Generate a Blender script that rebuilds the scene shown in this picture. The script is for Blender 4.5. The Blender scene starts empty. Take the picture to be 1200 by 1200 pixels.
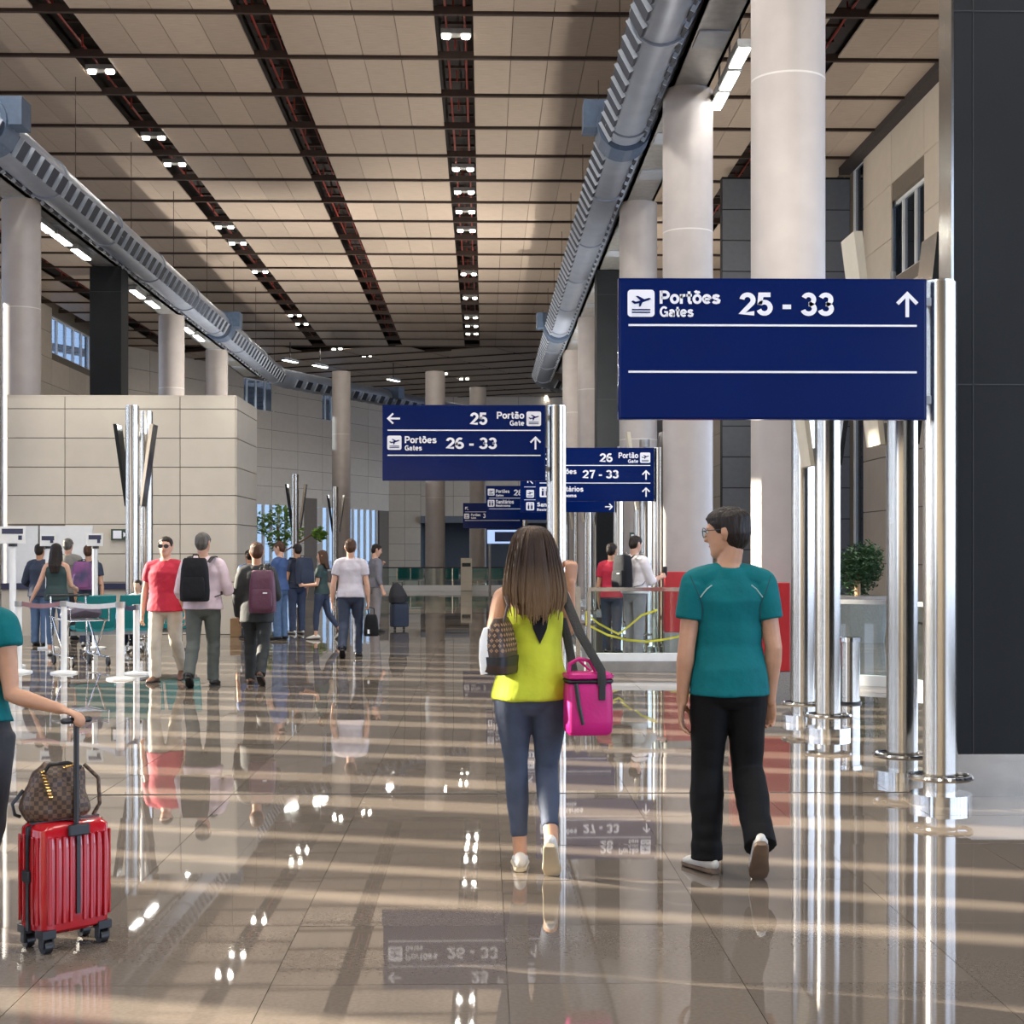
import bpy, bmesh, math, random
from mathutils import Vector, Matrix, noise
random.seed(7)
S = bpy.context.scene
COL = S.collection
V = Vector
PI = math.pi
# ------------------------------------------------------------------ camera
F = 1750.0; HX = 567.0; HY = 648.0; CH = 1.55
YAW = math.atan((600 - HX) / F)
cd = bpy.data.cameras.new('camera'); cam = bpy.data.objects.new('camera', cd); COL.objects.link(cam)
cd.sensor_width = 36; cd.sensor_height = 36; cd.sensor_fit = 'HORIZONTAL'
cd.lens = F / 1200 * 36; cd.shift_y = (HY - 600) / 1200
cd.clip_end = 400; cd.clip_start = 0.05
cam.location = (0, 0, CH); cam.rotation_euler = (PI / 2, 0, -YAW)
S.camera = cam
# ------------------------------------------------------------------ world, sun, exposure
W = bpy.data.worlds.new('world'); S.world = W; W.use_nodes = True
wn = W.node_tree.nodes; wl = W.node_tree.links; wn.clear()
wo = wn.new('ShaderNodeOutputWorld'); bg = wn.new('ShaderNodeBackground')
tc = wn.new('ShaderNodeTexCoord'); sx = wn.new('ShaderNodeSeparateXYZ'); rp = wn.new('ShaderNodeValToRGB')
wl.new(tc.outputs['Generated'], sx.inputs[0]); wl.new(sx.outputs['Z'], rp.inputs[0])
rp.color_ramp.elements[0].position = 0.0; rp.color_ramp.elements[0].color = (0.70, 0.82, 1.0, 1)
rp.color_ramp.elements[1].position = 0.7; rp.color_ramp.elements[1].color = (0.30, 0.48, 0.95, 1)
wl.new(rp.outputs[0], bg.inputs[0]); bg.inputs[1].default_value = 7.0
wl.new(bg.outputs[0], wo.inputs[0])
SUN_DIR = V((0.96, -0.28, -0.33)).normalized()
sd = bpy.data.lights.new('sun', 'SUN'); sd.energy = 28.0; sd.angle = math.radians(0.35); sd.color = (1.0, 0.90, 0.74)
sun = bpy.data.objects.new('sun', sd); COL.objects.link(sun)
sun.rotation_euler = SUN_DIR.to_track_quat('-Z', 'Y').to_euler()
vs = S.view_settings
S.display_settings.display_device = 'sRGB'
vs.view_transform = 'Standard'; vs.look = 'None'; vs.gamma = 1; vs.use_curve_mapping = False; vs.exposure = 0.0
try:
    S.cycles.max_bounces = 8; S.cycles.diffuse_bounces = 5; S.cycles.glossy_bounces = 4; S.cycles.transmission_bounces = 8
    S.cycles.sample_clamp_indirect = 6.0; S.cycles.use_denoising = True
    S.cycles.caustics_reflective = False; S.cycles.caustics_refractive = False
except Exception: pass

def ray(px, py):
    u = (px - 600) / F; v = (HY - py) / F; c, s = math.cos(YAW), math.sin(YAW)
    return V((c * u + s, c - s * u, v))
def at(px, py, D):
    r = ray(px, py); t = D / r.y
    return V((r.x * t, D, CH + r.z * t))
def ground(px, py):
    r = ray(px, py); t = -CH / r.z
    return V((r.x * t, r.y * t, 0))
def dep(py): return F * CH / (py - HY)
def X(px, D): return at(px, HY, D).x
def Z(py, D): return at(600, py, D).z

LAMP_W = 20.0; UP_W = 265.0; NEAR_W = 250.0
def lamp(name, parent, loc, w, size, up=False, size_y=None, col=(1, .95, .88), spread=180):
    l = bpy.data.lights.new(name, 'AREA'); l.energy = w; l.color = col; l.size = size; l.spread = math.radians(spread)
    if size_y: l.shape = 'RECTANGLE'; l.size_y = size_y
    else: l.shape = 'DISK'
    o = bpy.data.objects.new(name, l); COL.objects.link(o); o.parent = parent; o.location = loc
    if up: o.rotation_euler = (PI, 0, 0)
    return o
# ------------------------------------------------------------------ materials
def srgb(r, g, b):
    f = lambda c: (c / 255 / 12.92) if c <= 10 else ((c / 255 + .055) / 1.055) ** 2.4
    return (f(r), f(g), f(b), 1)
def mat(name, col, rough=0.5, metal=0.0, noise_amt=0.0, nscale=8.0, bump=0.0, bscale=40.0, stretch=None, spec=0.5, rand=0.0, col2=None, coat=0.0, emit=None, estr=0.0, alpha=None):
    m = bpy.data.materials.new(name); m.use_nodes = True
    nt = m.node_tree; b = nt.nodes['Principled BSDF']; L = nt.links
    c = col if len(col) == 4 else (*col, 1)
    b.inputs['Base Color'].default_value = c; b.inputs['Roughness'].default_value = rough
    b.inputs['Metallic'].default_value = metal; b.inputs['Specular IOR Level'].default_value = spec
    b.inputs['Coat Weight'].default_value = coat; b.inputs['Coat Roughness'].default_value = 0.05
    if emit:
        b.inputs['Emission Color'].default_value = (*emit[:3], 1); b.inputs['Emission Strength'].default_value = estr
    t = nt.nodes.new('ShaderNodeTexCoord'); mp = nt.nodes.new('ShaderNodeMapping')
    L.new(t.outputs['Object'], mp.inputs[0])
    if stretch: mp.inputs['Scale'].default_value = stretch
    src = None
    if noise_amt or col2:
        n = nt.nodes.new('ShaderNodeTexNoise'); n.inputs['Scale'].default_value = nscale; n.inputs['Detail'].default_value = 4
        L.new(mp.outputs[0], n.inputs[0])
        mx = nt.nodes.new('ShaderNodeMix'); mx.data_type = 'RGBA'
        c2 = col2 if col2 else tuple(x * (1 - noise_amt) for x in c[:3])
        mx.inputs[6].default_value = c; mx.inputs[7].default_value = (*c2[:3], 1)
        rr = nt.nodes.new('ShaderNodeMapRange'); rr.inputs[1].default_value = .35; rr.inputs[2].default_value = .65
        L.new(n.outputs[0], rr.inputs[0]); L.new(rr.outputs[0], mx.inputs[0]); src = mx.outputs[2]
    if rand:
        oi = nt.nodes.new('ShaderNodeObjectInfo'); hs = nt.nodes.new('ShaderNodeHueSaturation')
        mr = nt.nodes.new('ShaderNodeMapRange'); mr.inputs[3].default_value = 1 - rand; mr.inputs[4].default_value = 1 + rand
        L.new(oi.outputs['Random'], mr.inputs[0]); L.new(mr.outputs[0], hs.inputs['Value'])
        if src: L.new(src, hs.inputs['Color'])
        else: hs.inputs['Color'].default_value = c
        src = hs.outputs[0]
    if src: L.new(src, b.inputs['Base Color'])
    if bump:
        n2 = nt.nodes.new('ShaderNodeTexNoise'); n2.inputs['Scale'].default_value = bscale; n2.inputs['Detail'].default_value = 3
        L.new(mp.outputs[0], n2.inputs[0])
        bp = nt.nodes.new('ShaderNodeBump'); bp.inputs['Strength'].default_value = bump; bp.inputs['Distance'].default_value = .02
        L.new(n2.outputs[0], bp.inputs['Height']); L.new(bp.outputs[0], b.inputs['Normal'])
    return m
M = {}
M['tile'] = mat('polished granite', (0.165, 0.137, 0.112), 0.022, noise_amt=.14, nscale=60, rand=.12, spec=.6, bump=.006, bscale=1.6)
M['grout'] = mat('dark grout', (0.09, 0.08, 0.07), .6, noise_amt=.2)
M['wood'] = mat('ceiling wood', (0.41, 0.33, 0.26), .38, noise_amt=.22, nscale=3.0, stretch=(1, 14, 1), rand=.10, spec=.5)
M['rail'] = mat('brown rail', (0.035, 0.018, 0.012), .5, noise_amt=.3)
M['void'] = mat('dark ceiling void', (0.030, 0.022, 0.020), .8, noise_amt=.3)
M['redpipe'] = mat('sprinkler red', (0.22, 0.03, 0.02), .4, noise_amt=.2)
M['grey'] = mat('galvanised steel', (0.36, 0.36, 0.35), .38, .6, noise_amt=.2, nscale=6)
M['duct'] = mat('blue grey duct', (0.22, 0.25, 0.31), .38, .35, noise_amt=.15, nscale=2)
M['ductdark'] = mat('duct slot', (0.010, 0.015, 0.030), .7, noise_amt=.2)
M['fin'] = mat('louvre fin', (0.36, 0.40, 0.46), .4, .3, noise_amt=.1)
M['saddle'] = mat('duct saddle blue', (0.055, 0.085, 0.14), .45, .2, noise_amt=.2)
M['column'] = mat('column paint', (0.38, 0.345, 0.325), .42, noise_amt=.08, nscale=3, spec=.5)
M['darkclad'] = mat('dark cladding', (0.014, 0.016, 0.018), .6, spec=.2, noise_amt=.15, nscale=2)
M['panel'] = mat('beige wall panel', (0.56, 0.49, 0.40), .45, noise_amt=.05, nscale=3, rand=.04)
M['panelback'] = mat('panel joint', (0.16, 0.13, 0.10), .7, noise_amt=.1)
M['kpanel'] = mat('kiosk panel', (0.60, 0.545, 0.455), .4, noise_amt=.04, nscale=3, rand=.025)
M['greypanel'] = mat('grey wall panel', (0.13, 0.145, 0.17), .5, noise_amt=.08, rand=.05)
M['plaster'] = mat('pale plaster', (0.55, 0.53, 0.50), .6, noise_amt=.06)
M['steel'] = mat('brushed steel', (0.44, 0.415, 0.375), .20, 1.0, noise_amt=.06, nscale=20, stretch=(1, 1, .05))
M['tansteel'] = mat('tan steel', (0.30, 0.265, 0.225), .22, 1.0, noise_amt=.1)
M['chrome'] = mat('polished steel', (0.60, 0.595, 0.58), .14, 1.0, noise_amt=.04)
M['signblue'] = mat('sign blue', (0.0006, 0.011, 0.094), .14, noise_amt=.08, nscale=2, spec=.22)
M['white'] = mat('sign white', (0.86, 0.88, 0.95), .45, noise_amt=.02)
M['whitepaint'] = mat('white paint', (0.78, 0.80, 0.80), .35, noise_amt=.04)
M['lamp'] = mat('lamp glow', (1, 1, 1), .4, emit=(1.0, .92, .78), estr=26, noise_amt=.01)
M['tube'] = mat('tube glow', (1, 1, 1), .4, emit=(1.0, .96, .88), estr=16, noise_amt=.01)
M['red'] = mat('red panel', (0.42, 0.018, 0.022), .4, noise_amt=.08)
M['speckle'] = mat('grey terrazzo', (0.30, 0.29, 0.28), .5, noise_amt=.4, nscale=90)
M['teal'] = mat('teal upholstery', (0.0, 0.17, 0.18), .45, noise_amt=.1)
M['belt'] = mat('mauve belt', (0.30, 0.17, 0.20), .6, noise_amt=.15)
M['beltw'] = mat('pale belt', (0.70, 0.70, 0.70), .6, noise_amt=.05)
M['black'] = mat('black plastic', (0.012, 0.012, 0.014), .45, noise_amt=.2)
M['leaf'] = mat('dark leaf', (0.018, 0.055, 0.022), .5, col2=(0.035, 0.09, 0.03), nscale=6)
M['leaf2'] = mat('lime leaf', (0.28, 0.48, 0.08), .5, col2=(0.16, 0.33, 0.06), nscale=6)
M['exit'] = mat('exit sign green', (0.03, 0.06, 0.035), .4, noise_amt=.1)
M['screen'] = mat('pale screen', (0.3, 0.4, 0.6), .3, emit=(.45, .62, 1), estr=.9, noise_amt=.02)
M['screen2'] = mat('blue screen', (0.01, 0.03, 0.12), .2, noise_amt=.02)
M['navybelt'] = mat('navy counter edge', (0.03, 0.035, 0.08), .4, noise_amt=.1)
M['cream'] = mat('cream case', (0.62, 0.57, 0.46), .5, noise_amt=.05)
M['tape'] = mat('yellow tape', (0.75, 0.62, 0.04), .5, noise_amt=.15)
M['apron'] = mat('concrete apron', (0.50, 0.48, 0.45), .8, noise_amt=.15, nscale=.3)
M['carton'] = mat('cardboard', (0.36, 0.22, 0.11), .8, noise_amt=.15)
def glass(name, tint=(.9, .96, .95), rough=0.0):
    m = bpy.data.materials.new(name); m.use_nodes = True; nt = m.node_tree; nt.nodes.remove(nt.nodes['Principled BSDF'])
    o = nt.nodes['Material Output']; tr = nt.nodes.new('ShaderNodeBsdfTransparent'); gl = nt.nodes.new('ShaderNodeBsdfGlossy')
    tr.inputs[0].default_value = (*tint, 1); gl.inputs['Roughness'].default_value = rough + .01
    fr = nt.nodes.new('ShaderNodeFresnel'); fr.inputs[0].default_value = 1.5; mx = nt.nodes.new('ShaderNodeMixShader')
    ge = nt.nodes.new('ShaderNodeNewGeometry'); iv = nt.nodes.new('ShaderNodeMath'); iv.operation = 'SUBTRACT'; iv.inputs[0].default_value = 1; nt.links.new(ge.outputs['Backfacing'], iv.inputs[1])
    mu = nt.nodes.new('ShaderNodeMath'); mu.operation = 'MULTIPLY'; nt.links.new(fr.outputs[0], mu.inputs[0]); nt.links.new(iv.outputs[0], mu.inputs[1])
    nt.links.new(mu.outputs[0], mx.inputs[0]); nt.links.new(tr.outputs[0], mx.inputs[1]); nt.links.new(gl.outputs[0], mx.inputs[2])
    nt.links.new(mx.outputs[0], o.inputs[0]); return m
M['glass'] = glass('clear glass'); M['bluepane'] = glass('blue tinted pane', (.31, .35, .39))

# ------------------------------------------------------------------ mesh builder
class MB:
    def __init__(s): s.v = []; s.f = []; s.mi = []; s.m = 0
    def add(s, vs, fs):
        o = len(s.v); s.v += [tuple(p) for p in vs]
        for f in fs: s.f.append(tuple(i + o for i in f)); s.mi.append(s.m)
        return s
    def box(s, x0, x1, y0, y1, z0, z1, T=None):
        vs = [V((x, y, z)) for x in (x0, x1) for y in (y0, y1) for z in (z0, z1)]
        if T: vs = [T @ p for p in vs]
        return s.add(vs, [(0, 1, 3, 2), (4, 6, 7, 5), (0, 4, 5, 1), (2, 3, 7, 6), (0, 2, 6, 4), (1, 5, 7, 3)])
    def loft(s, rings, n=14, side=V((1, 0, 0)), sq=2.0, cap=True, round_ends=False, T=None, tdir=None):
        """rings: (pos, a, b) ellipses along a path"""
        R = [(V(p), a, b) for p, a, b in rings]
        if round_ends:
            p0, a0, b0 = R[0]; t0 = (R[0][0] - R[1][0]).normalized(); r0 = min(a0, b0)
            p1, a1, b1 = R[-1]; t1 = (R[-1][0] - R[-2][0]).normalized(); r1 = min(a1, b1)
            R = [(p0 + t0 * r0 * k, a0 * q, b0 * q) for k, q in ((.98, .2), (.8, .6), (.45, .88))] + R + [(p1 + t1 * r1 * k, a1 * q, b1 * q) for k, q in ((.45, .88), (.8, .6), (.98, .2))]
        vs = []; fs = []; N = len(R)
        for i, (p, a, b) in enumerate(R):
            t = (R[min(i + 1, N - 1)][0] - R[max(i - 1, 0)][0])
            t = t.normalized() if t.length > 1e-9 else V((0, 0, 1))
            if tdir is not None: t = tdir
            u = side - t * side.dot(t)
            if u.length < .05: u = V((0, 1, 0)) - t * t.y
            u.normalize(); w = t.cross(u)
            for k in range(n):
                c, d = math.cos(2 * PI * k / n), math.sin(2 * PI * k / n)
                e = 2 / sq
                vs.append(p + u * a * math.copysign(abs(c) ** e, c) + w * b * math.copysign(abs(d) ** e, d))
        for i in range(N - 1):
            for k in range(n):
                fs.append((i * n + k, i * n + (k + 1) % n, (i + 1) * n + (k + 1) % n, (i + 1) * n + k))
        if cap: fs.append(tuple(range(n - 1, -1, -1))); fs.append(tuple((N - 1) * n + k for k in range(n)))
        if T: vs = [T @ p for p in vs]
        return s.add(vs, fs)
    def tube(s, pts, r, n=8, cap=True, T=None): return s.loft([(p, r, r) for p in pts], n, side=V((.31, .87, .38)), cap=cap, T=T)
    def cyl(s, x, y, z0, z1, r, n=24, r2=None): return s.loft([((x, y, z0), r, r), ((x, y, z1), r2 or r, r2 or r)], n)
    def ball(s, c, a, b=None, h=None, n=14):
        b = b or a; h = h or a; c = V(c)
        return s.loft([(c + V((0, 0, h * math.sin(t))), a * math.cos(t), b * math.cos(t)) for t in [(-PI / 2 + .08) + (PI - .16) * i / 8 for i in range(9)]], n)
    def torus(s, c, R, r, n=28, m=6):
        c = V(c); vs = []; fs = []
        for i in range(n):
            for j in range(m):
                A = 2 * PI * i / n; B = 2 * PI * j / m
                vs.append(c + V(((R + r * math.cos(B)) * math.cos(A), (R + r * math.cos(B)) * math.sin(A), r * math.sin(B))))
                fs.append((i * m + j, ((i + 1) % n) * m + j, ((i + 1) % n) * m + (j + 1) % m, i * m + (j + 1) % m))
        return s.add(vs, fs)
    def prism(s, poly, y0, y1, T=None):
        n = len(poly); vs = [V((x, y0, z)) for x, z in poly] + [V((x, y1, z)) for x, z in poly]
        fs = [tuple(range(n)), tuple(range(2 * n - 1, n - 1, -1))] + [(i, i + n, (i + 1) % n + n, (i + 1) % n) for i in range(n)]
        if T: vs = [T @ p for p in vs]
        return s.add(vs, fs)
    def mesh(s, name, *mats, smooth=False):
        me = bpy.data.meshes.new(name); me.from_pydata(s.v, [], s.f)
        for m in mats: me.materials.append(m)
        if len(mats) > 1: me.polygons.foreach_set('material_index', s.mi)
        bm = bmesh.new(); bm.from_mesh(me); bmesh.ops.recalc_face_normals(bm, faces=bm.faces); bm.to_mesh(me); bm.free()
        if smooth: me.polygons.foreach_set('use_smooth', [True] * len(me.polygons)); me.set_sharp_from_angle(angle=math.radians(42))
        me.update(); return me
    def build(s, name, m, parent=None, smooth=False, bevel=0):
        mats = m if isinstance(m, (list, tuple)) else [m]
        o = bpy.data.objects.new(name, s.mesh(name, *mats, smooth=smooth)); COL.objects.link(o)
        if parent: o.parent = parent
        if bevel:
            md = o.modifiers.new('edge', 'BEVEL'); md.width = bevel; md.segments = 2; md.limit_method = 'ANGLE'
        return o
def inst(name, me, parent=None, loc=(0, 0, 0), rot=(0, 0, 0), scale=(1, 1, 1)):
    o = bpy.data.objects.new(name, me); COL.objects.link(o)
    if parent: o.parent = parent
    o.location = loc; o.rotation_euler = rot; o.scale = scale; return o
def tag(o, label, cat, group=None):
    o['label'] = label; o['category'] = cat
    if group: o['group'] = group
    return o
def thing(name, label, cat, loc=(0, 0, 0), rz=0, group=None):
    o = bpy.data.objects.new(name, None); COL.objects.link(o); o.location = loc; o.rotation_euler = (0, 0, rz); o.empty_display_size = .2
    return tag(o, label, cat, group)
def struct(o): o['kind'] = 'structure'; return o
def stuff(o): o['kind'] = 'stuff'; return o
def dup(root, loc, rz=0, label=None, group=None):
    r = root.copy(); COL.objects.link(r); r.location = loc; r.rotation_euler = (0, 0, rz)
    if label: r['label'] = label
    if group: r['group'] = group
    for ch in root.children:
        c = ch.copy(); COL.objects.link(c); c.parent = r
        for g in ch.children:
            d = g.copy(); COL.objects.link(d); d.parent = c
    return r
ORD = ['first', 'second', 'third', 'fourth', 'fifth', 'sixth', 'seventh', 'eighth', 'ninth', 'tenth', 'eleventh', 'twelfth', 'thirteenth', 'fourteenth', 'fifteenth', 'sixteenth', 'seventeenth', 'eighteenth']
# remesh queue: one surface out of overlapping lofts
JOBS = []
def remesh(mb, name, m, parent, voxel, smooth=3, post=None, fac=.5):
    me = bpy.data.meshes.new(name + '_raw'); me.from_pydata(mb.v, [], mb.f); me.update()
    bm = bmesh.new(); bm.from_mesh(me); bmesh.ops.recalc_face_normals(bm, faces=bm.faces); bm.to_mesh(me); bm.free()
    t = bpy.data.objects.new('temp', me); COL.objects.link(t)
    r = t.modifiers.new('r', 'REMESH'); r.mode = 'VOXEL'; r.voxel_size = voxel; r.use_smooth_shade = True
    if smooth: q = t.modifiers.new('s', 'SMOOTH'); q.factor = fac; q.iterations = smooth
    o = bpy.data.objects.new(name, bpy.data.meshes.new(name)); COL.objects.link(o)
    if parent: o.parent = parent
    JOBS.append((t, o, m, post)); return o
def flush_jobs():
    dg = bpy.context.evaluated_depsgraph_get()
    for t, o, m, post in JOBS:
        me = bpy.data.meshes.new_from_object(t.evaluated_get(dg))
        for k in (m if isinstance(m, (list, tuple)) else [m]): me.materials.append(k)
        me.name = o.name
        if post: post(me)
        me.polygons.foreach_set('use_smooth', [True] * len(me.polygons))
        old = o.data; o.data = me; bpy.data.meshes.remove(old)
    for t, o, m, post in JOBS:
        me = t.data; bpy.data.objects.remove(t); bpy.data.meshes.remove(me)
    JOBS.clear()

# ================================================================== STRUCTURE
CZ = 11.75          # ceiling height
XL, XR = -18.0, 9.7 # outer walls
DB = 73.0           # where the hall turns
A2 = math.radians(25.7); d2 = V((math.sin(A2), math.cos(A2), 0)); n2 = V((math.cos(A2), -math.sin(A2), 0))
YEND = 97.5
COLX, COLXL, SP = 3.23, -9.65, 7.6
# ---- ground outside
struct(MB().box(-260, 260, -160, 360, -.6, -.35).build('ground', M['apron']))
# ---- floor
fl = struct(MB().box(XL - 2, 32, -12, 100, -.3, -.012).build('floor', M['grout']))
TS = .85; X0 = X(587, 7.45); near = []; rest = MB()
tb = MB(); g = .0014
tb.add([(-TS/2+g, -TS/2+g, 0), (TS/2-g, -TS/2+g, 0), (TS/2-g, TS/2-g, 0), (-TS/2+g, TS/2-g, 0), (-TS/2+g, -TS/2+g, -.012), (TS/2-g, -TS/2+g, -.012), (TS/2-g, TS/2-g, -.012), (-TS/2+g, TS/2-g, -.012)],
       [(0, 1, 2, 3), (0, 4, 5, 1), (1, 5, 6, 2), (2, 6, 7, 3), (3, 7, 4, 0)])
tile_me = tb.mesh('tile', M['tile'])
YJ = dep(930)
cand = []
for j in range(-16, 106):
    for i in range(-22, 36):
        cx = X0 + TS * (i + .5); cy = YJ + TS * (j + .5)
        if cx < XL or cx > (XR if cy < 60 else 30) or cy > 97: continue
        vis = cy > 4.4 and abs(cx - .02 * cy) < .36 * cy + .6
        cand.append((cy if vis else cy + 500, cx, cy))
cand.sort()
for k, (q, cx, cy) in enumerate(cand):
    tx, ty = random.gauss(0, .0011), random.gauss(0, .0011)
    if k < 300:
        inst('tile', tile_me, fl, (cx, cy, 0), (tx, ty, 0))
    else:
        h = TS / 2 - g
        rest.add([(cx + a * h, cy + b * h, b * h * tx - a * h * ty) for a, b in ((-1, -1), (1, -1), (1, 1), (-1, 1))], [(0, 1, 2, 3)])
stuff(rest.build('floor_tiles', M['tile'], fl))
struct(MB().box(XL, XR, YJ - .012, YJ + .012, -.011, .002).build('trim_1', M['black']))
# ---- ceiling
ce = struct(MB().box(XL - .5, 40, -12, 130, CZ + .7, CZ + .95).build('ceiling', M['void']))
stuff_p = MB()
pitch = 17850 * .0001416 / 1.0 * (CZ - CH) / 10.2; D1 = F * (CZ - CH) / 633
SX = [-19.4, -15.6, -11.85, -8.1, -4.35, -.55, 3.2, 6.95, 10.7]; SWD = .68
pw = (3.75 - SWD) / 4
pb = MB(); pb.box(-pw/2+.006, pw/2-.006, -pitch/2+.085, pitch/2-.085, 0, .04)
pan_me = pb.mesh('ceiling_panel', M['wood'])
pl = []
for b in range(len(SX) - 1):
    for q in range(4):
        cx = SX[b] + SWD / 2 + pw * (q + .5)
        if cx < XL + .2 or cx > XR - .3: continue
        for r in range(-12, 18):
            cy = D1 + pitch * (r + .5)
            if cy > DB + 1.2: continue
            u = HX + F * cx / max(cy, 1); vis = cy > 26 and -60 < u < 1140
            pl.append((cy if vis else cy + 300, cx, cy))
pl.sort()
for k, (q, cx, cy) in enumerate(pl):
    if k < 300: inst('ceiling_panel', pan_me, ce, (cx, cy, CZ))
    else: stuff_p.box(cx - pw/2 + .006, cx + pw/2 - .006, cy - pitch/2 + .085, cy + pitch/2 - .085, CZ, CZ + .04)
# turned part of the ceiling
O2 = V((-3.2, DB, 0)); sp2 = MB()
for t in range(-9, 14):
    for r in range(-4, 16):
        c = O2 + d2 * (pitch * (r + .5)) + n2 * (t * 1.9)
        strip = (t % 2 == 0)
        if c.y < DB + 1.6 or c.y > YEND + 8: continue
        T = Matrix.Translation((c.x, c.y, CZ)) @ Matrix.Rotation(-A2, 4, 'Z')
        w = .95 if not strip else .95
        stuff_p.box(-w + (.12 if strip else .0), w - (.0 if strip else .0), -pitch/2 + .085, pitch/2 - .085, 0, .04, T)
stuff(stuff_p.build('ceiling_panels', M['wood'], ce))
for r in range(-4, 12):
    c = O2 + d2 * (pitch * r); T = Matrix.Translation((c.x, c.y, CZ)) @ Matrix.Rotation(-A2, 4, 'Z'); a_, b_ = -17, 26
    while (c + n2 * b_).y < DB + 2 and b_ > -17: b_ -= .5
    if b_ > -14: MB().box(a_, b_, -.05, .05, -.05, .10, T).build('purlin', M['rail'], ce)
for r in range(-12, 19):
    cy = D1 + pitch * r
    if cy > DB + 2: continue
    MB().box(XL, XR, cy - .05, cy + .05, CZ - .05, CZ + .10).build('purlin', M['rail'], ce)
for sxx in SX[1:-1]:
    for dx in (-.2, .17):
        MB().tube([(sxx + dx, -5, CZ + .32), (sxx + dx, DB, CZ + .32)], .025, 6).build('sprinkler_pipe', M['redpipe'], ce)
    mbx = MB()
    for r in range(60):
        mbx.box(sxx - .3, sxx + .3, 20 + r * .9, 20.05 + r * .9, CZ + .38, CZ + .44)
    mbx.build('pipe_bracket', M['rail'], ce)
    mbx = MB(); 
    for r in range(24):
        mbx.tube([(sxx - .03, 22 + r * 2.1, CZ + .3), (sxx - .03, 22 + r * 2.1, CZ + .05)], .02, 6)
    mbx.build('sprinkler_drop', M['redpipe'], ce)

# ---- outer walls
def slab_wall(name, boxes, m): 
    mb = MB()
    for b in boxes: mb.box(*b)
    return struct(mb.build(name, m))
# left wall: tall window slots beside the hall (the sun comes in here), solid by the kiosk
bx = [(XL - .35, XL, -12, 52, 0, .5), (XL - .35, XL, -12, 52, 9.6, CZ + .7), (XL - .35, XL, 52, DB, 0, 9.9), (XL - .35, XL, 52, 62.5, 9.9, CZ + .7),
      (XL - .35, XL, 69, DB, 9.9, CZ + .7), (XL - .35, XL, 62.5, 69, 11.5, CZ + .7)]
random.seed(3)
y = -6.0
while y < 51:
    w = random.choice((.40, .55, .85, .5)); bx.append((XL - .2, XL, y, y + w, .5, 9.6)); y += w + random.choice((.22, .30, .42))
wl_ = slab_wall('wall_left', bx, M['panelback'])
def wall_panels(parent, p0, axis, length, z0, z1, pwid, ph, m, nrm, skip=None, name='wall_panel', thick=.03, gap=.012):
    """panels on a vertical wall starting at p0 along axis, proud towards nrm"""
    p0 = V(p0); cols = max(1, round(length / pwid)); cw = length / cols; rows = max(1, round((z1 - z0) / ph)); rh = (z1 - z0) / rows
    Rm = Matrix((axis, nrm, V((0, 0, 1)))).transposed().to_4x4()
    mb = MB(); mb.box(-cw/2 + gap, cw/2 - gap, .002, thick, -rh/2 + gap, rh/2 - gap); me = mb.mesh(name, m)
    for i in range(cols):
        for j in range(rows):
            c = (i + .5) * cw; z = z0 + (j + .5) * rh
            if skip and skip(c, z): continue
            o = inst(name, me, parent); o.matrix_local = Matrix.Translation(p0 + axis * c + V((0, 0, z))) @ Rm
AX = V((1, 0, 0)); AY = V((0, 1, 0))
wall_panels(wl_, (XL, 52, 0), AY, DB - 52, 0, CZ, 2.6, 1.1, M['panel'], AX, skip=lambda c, z: 10 < c < 17.2 and 9.8 < z < 11.5)
def window(n, p0, axis, length, z0, z1, nm, panes, fr=.07, m_fr='whitepaint', gl='bluepane', depth=.12):
    """frame with mullions and one pane of glass per light; axis along the wall"""
    p0 = V(p0); up = V((0, 0, 1)); nrm = axis.cross(up)
    Rm = Matrix.Translation(p0) @ Matrix((axis, nrm, up)).transposed().to_4x4()
    mb = MB(); mb.box(0, length, -depth/2, depth/2, z0, z0 + fr); mb.box(0, length, -depth/2, depth/2, z1 - fr, z1)
    mb.box(0, fr, -depth/2, depth/2, z0, z1); mb.box(length - fr, length, -depth/2, depth/2, z0, z1)
    o = struct(mb.build('window_%d' % n, M[m_fr])); o.matrix_world = Rm
    pwid = (length - fr) / panes
    for i in range(panes):
        x0 = fr / 2 + i * pwid
        if i: MB().box(x0 - fr/2, x0 + fr/2, -depth/2, depth/2, z0 + fr, z1 - fr).build('mullion', M[m_fr], o)
        MB().box(x0 + fr/2, x0 + pwid - fr/2, -.006, .006, z0 + fr, z1 - fr).build('pane', M[gl], o)
    return o
window(1, (XL - .18, 62.5, 0), AY, 6.5, 9.9, 11.5, 1, 5)
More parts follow.
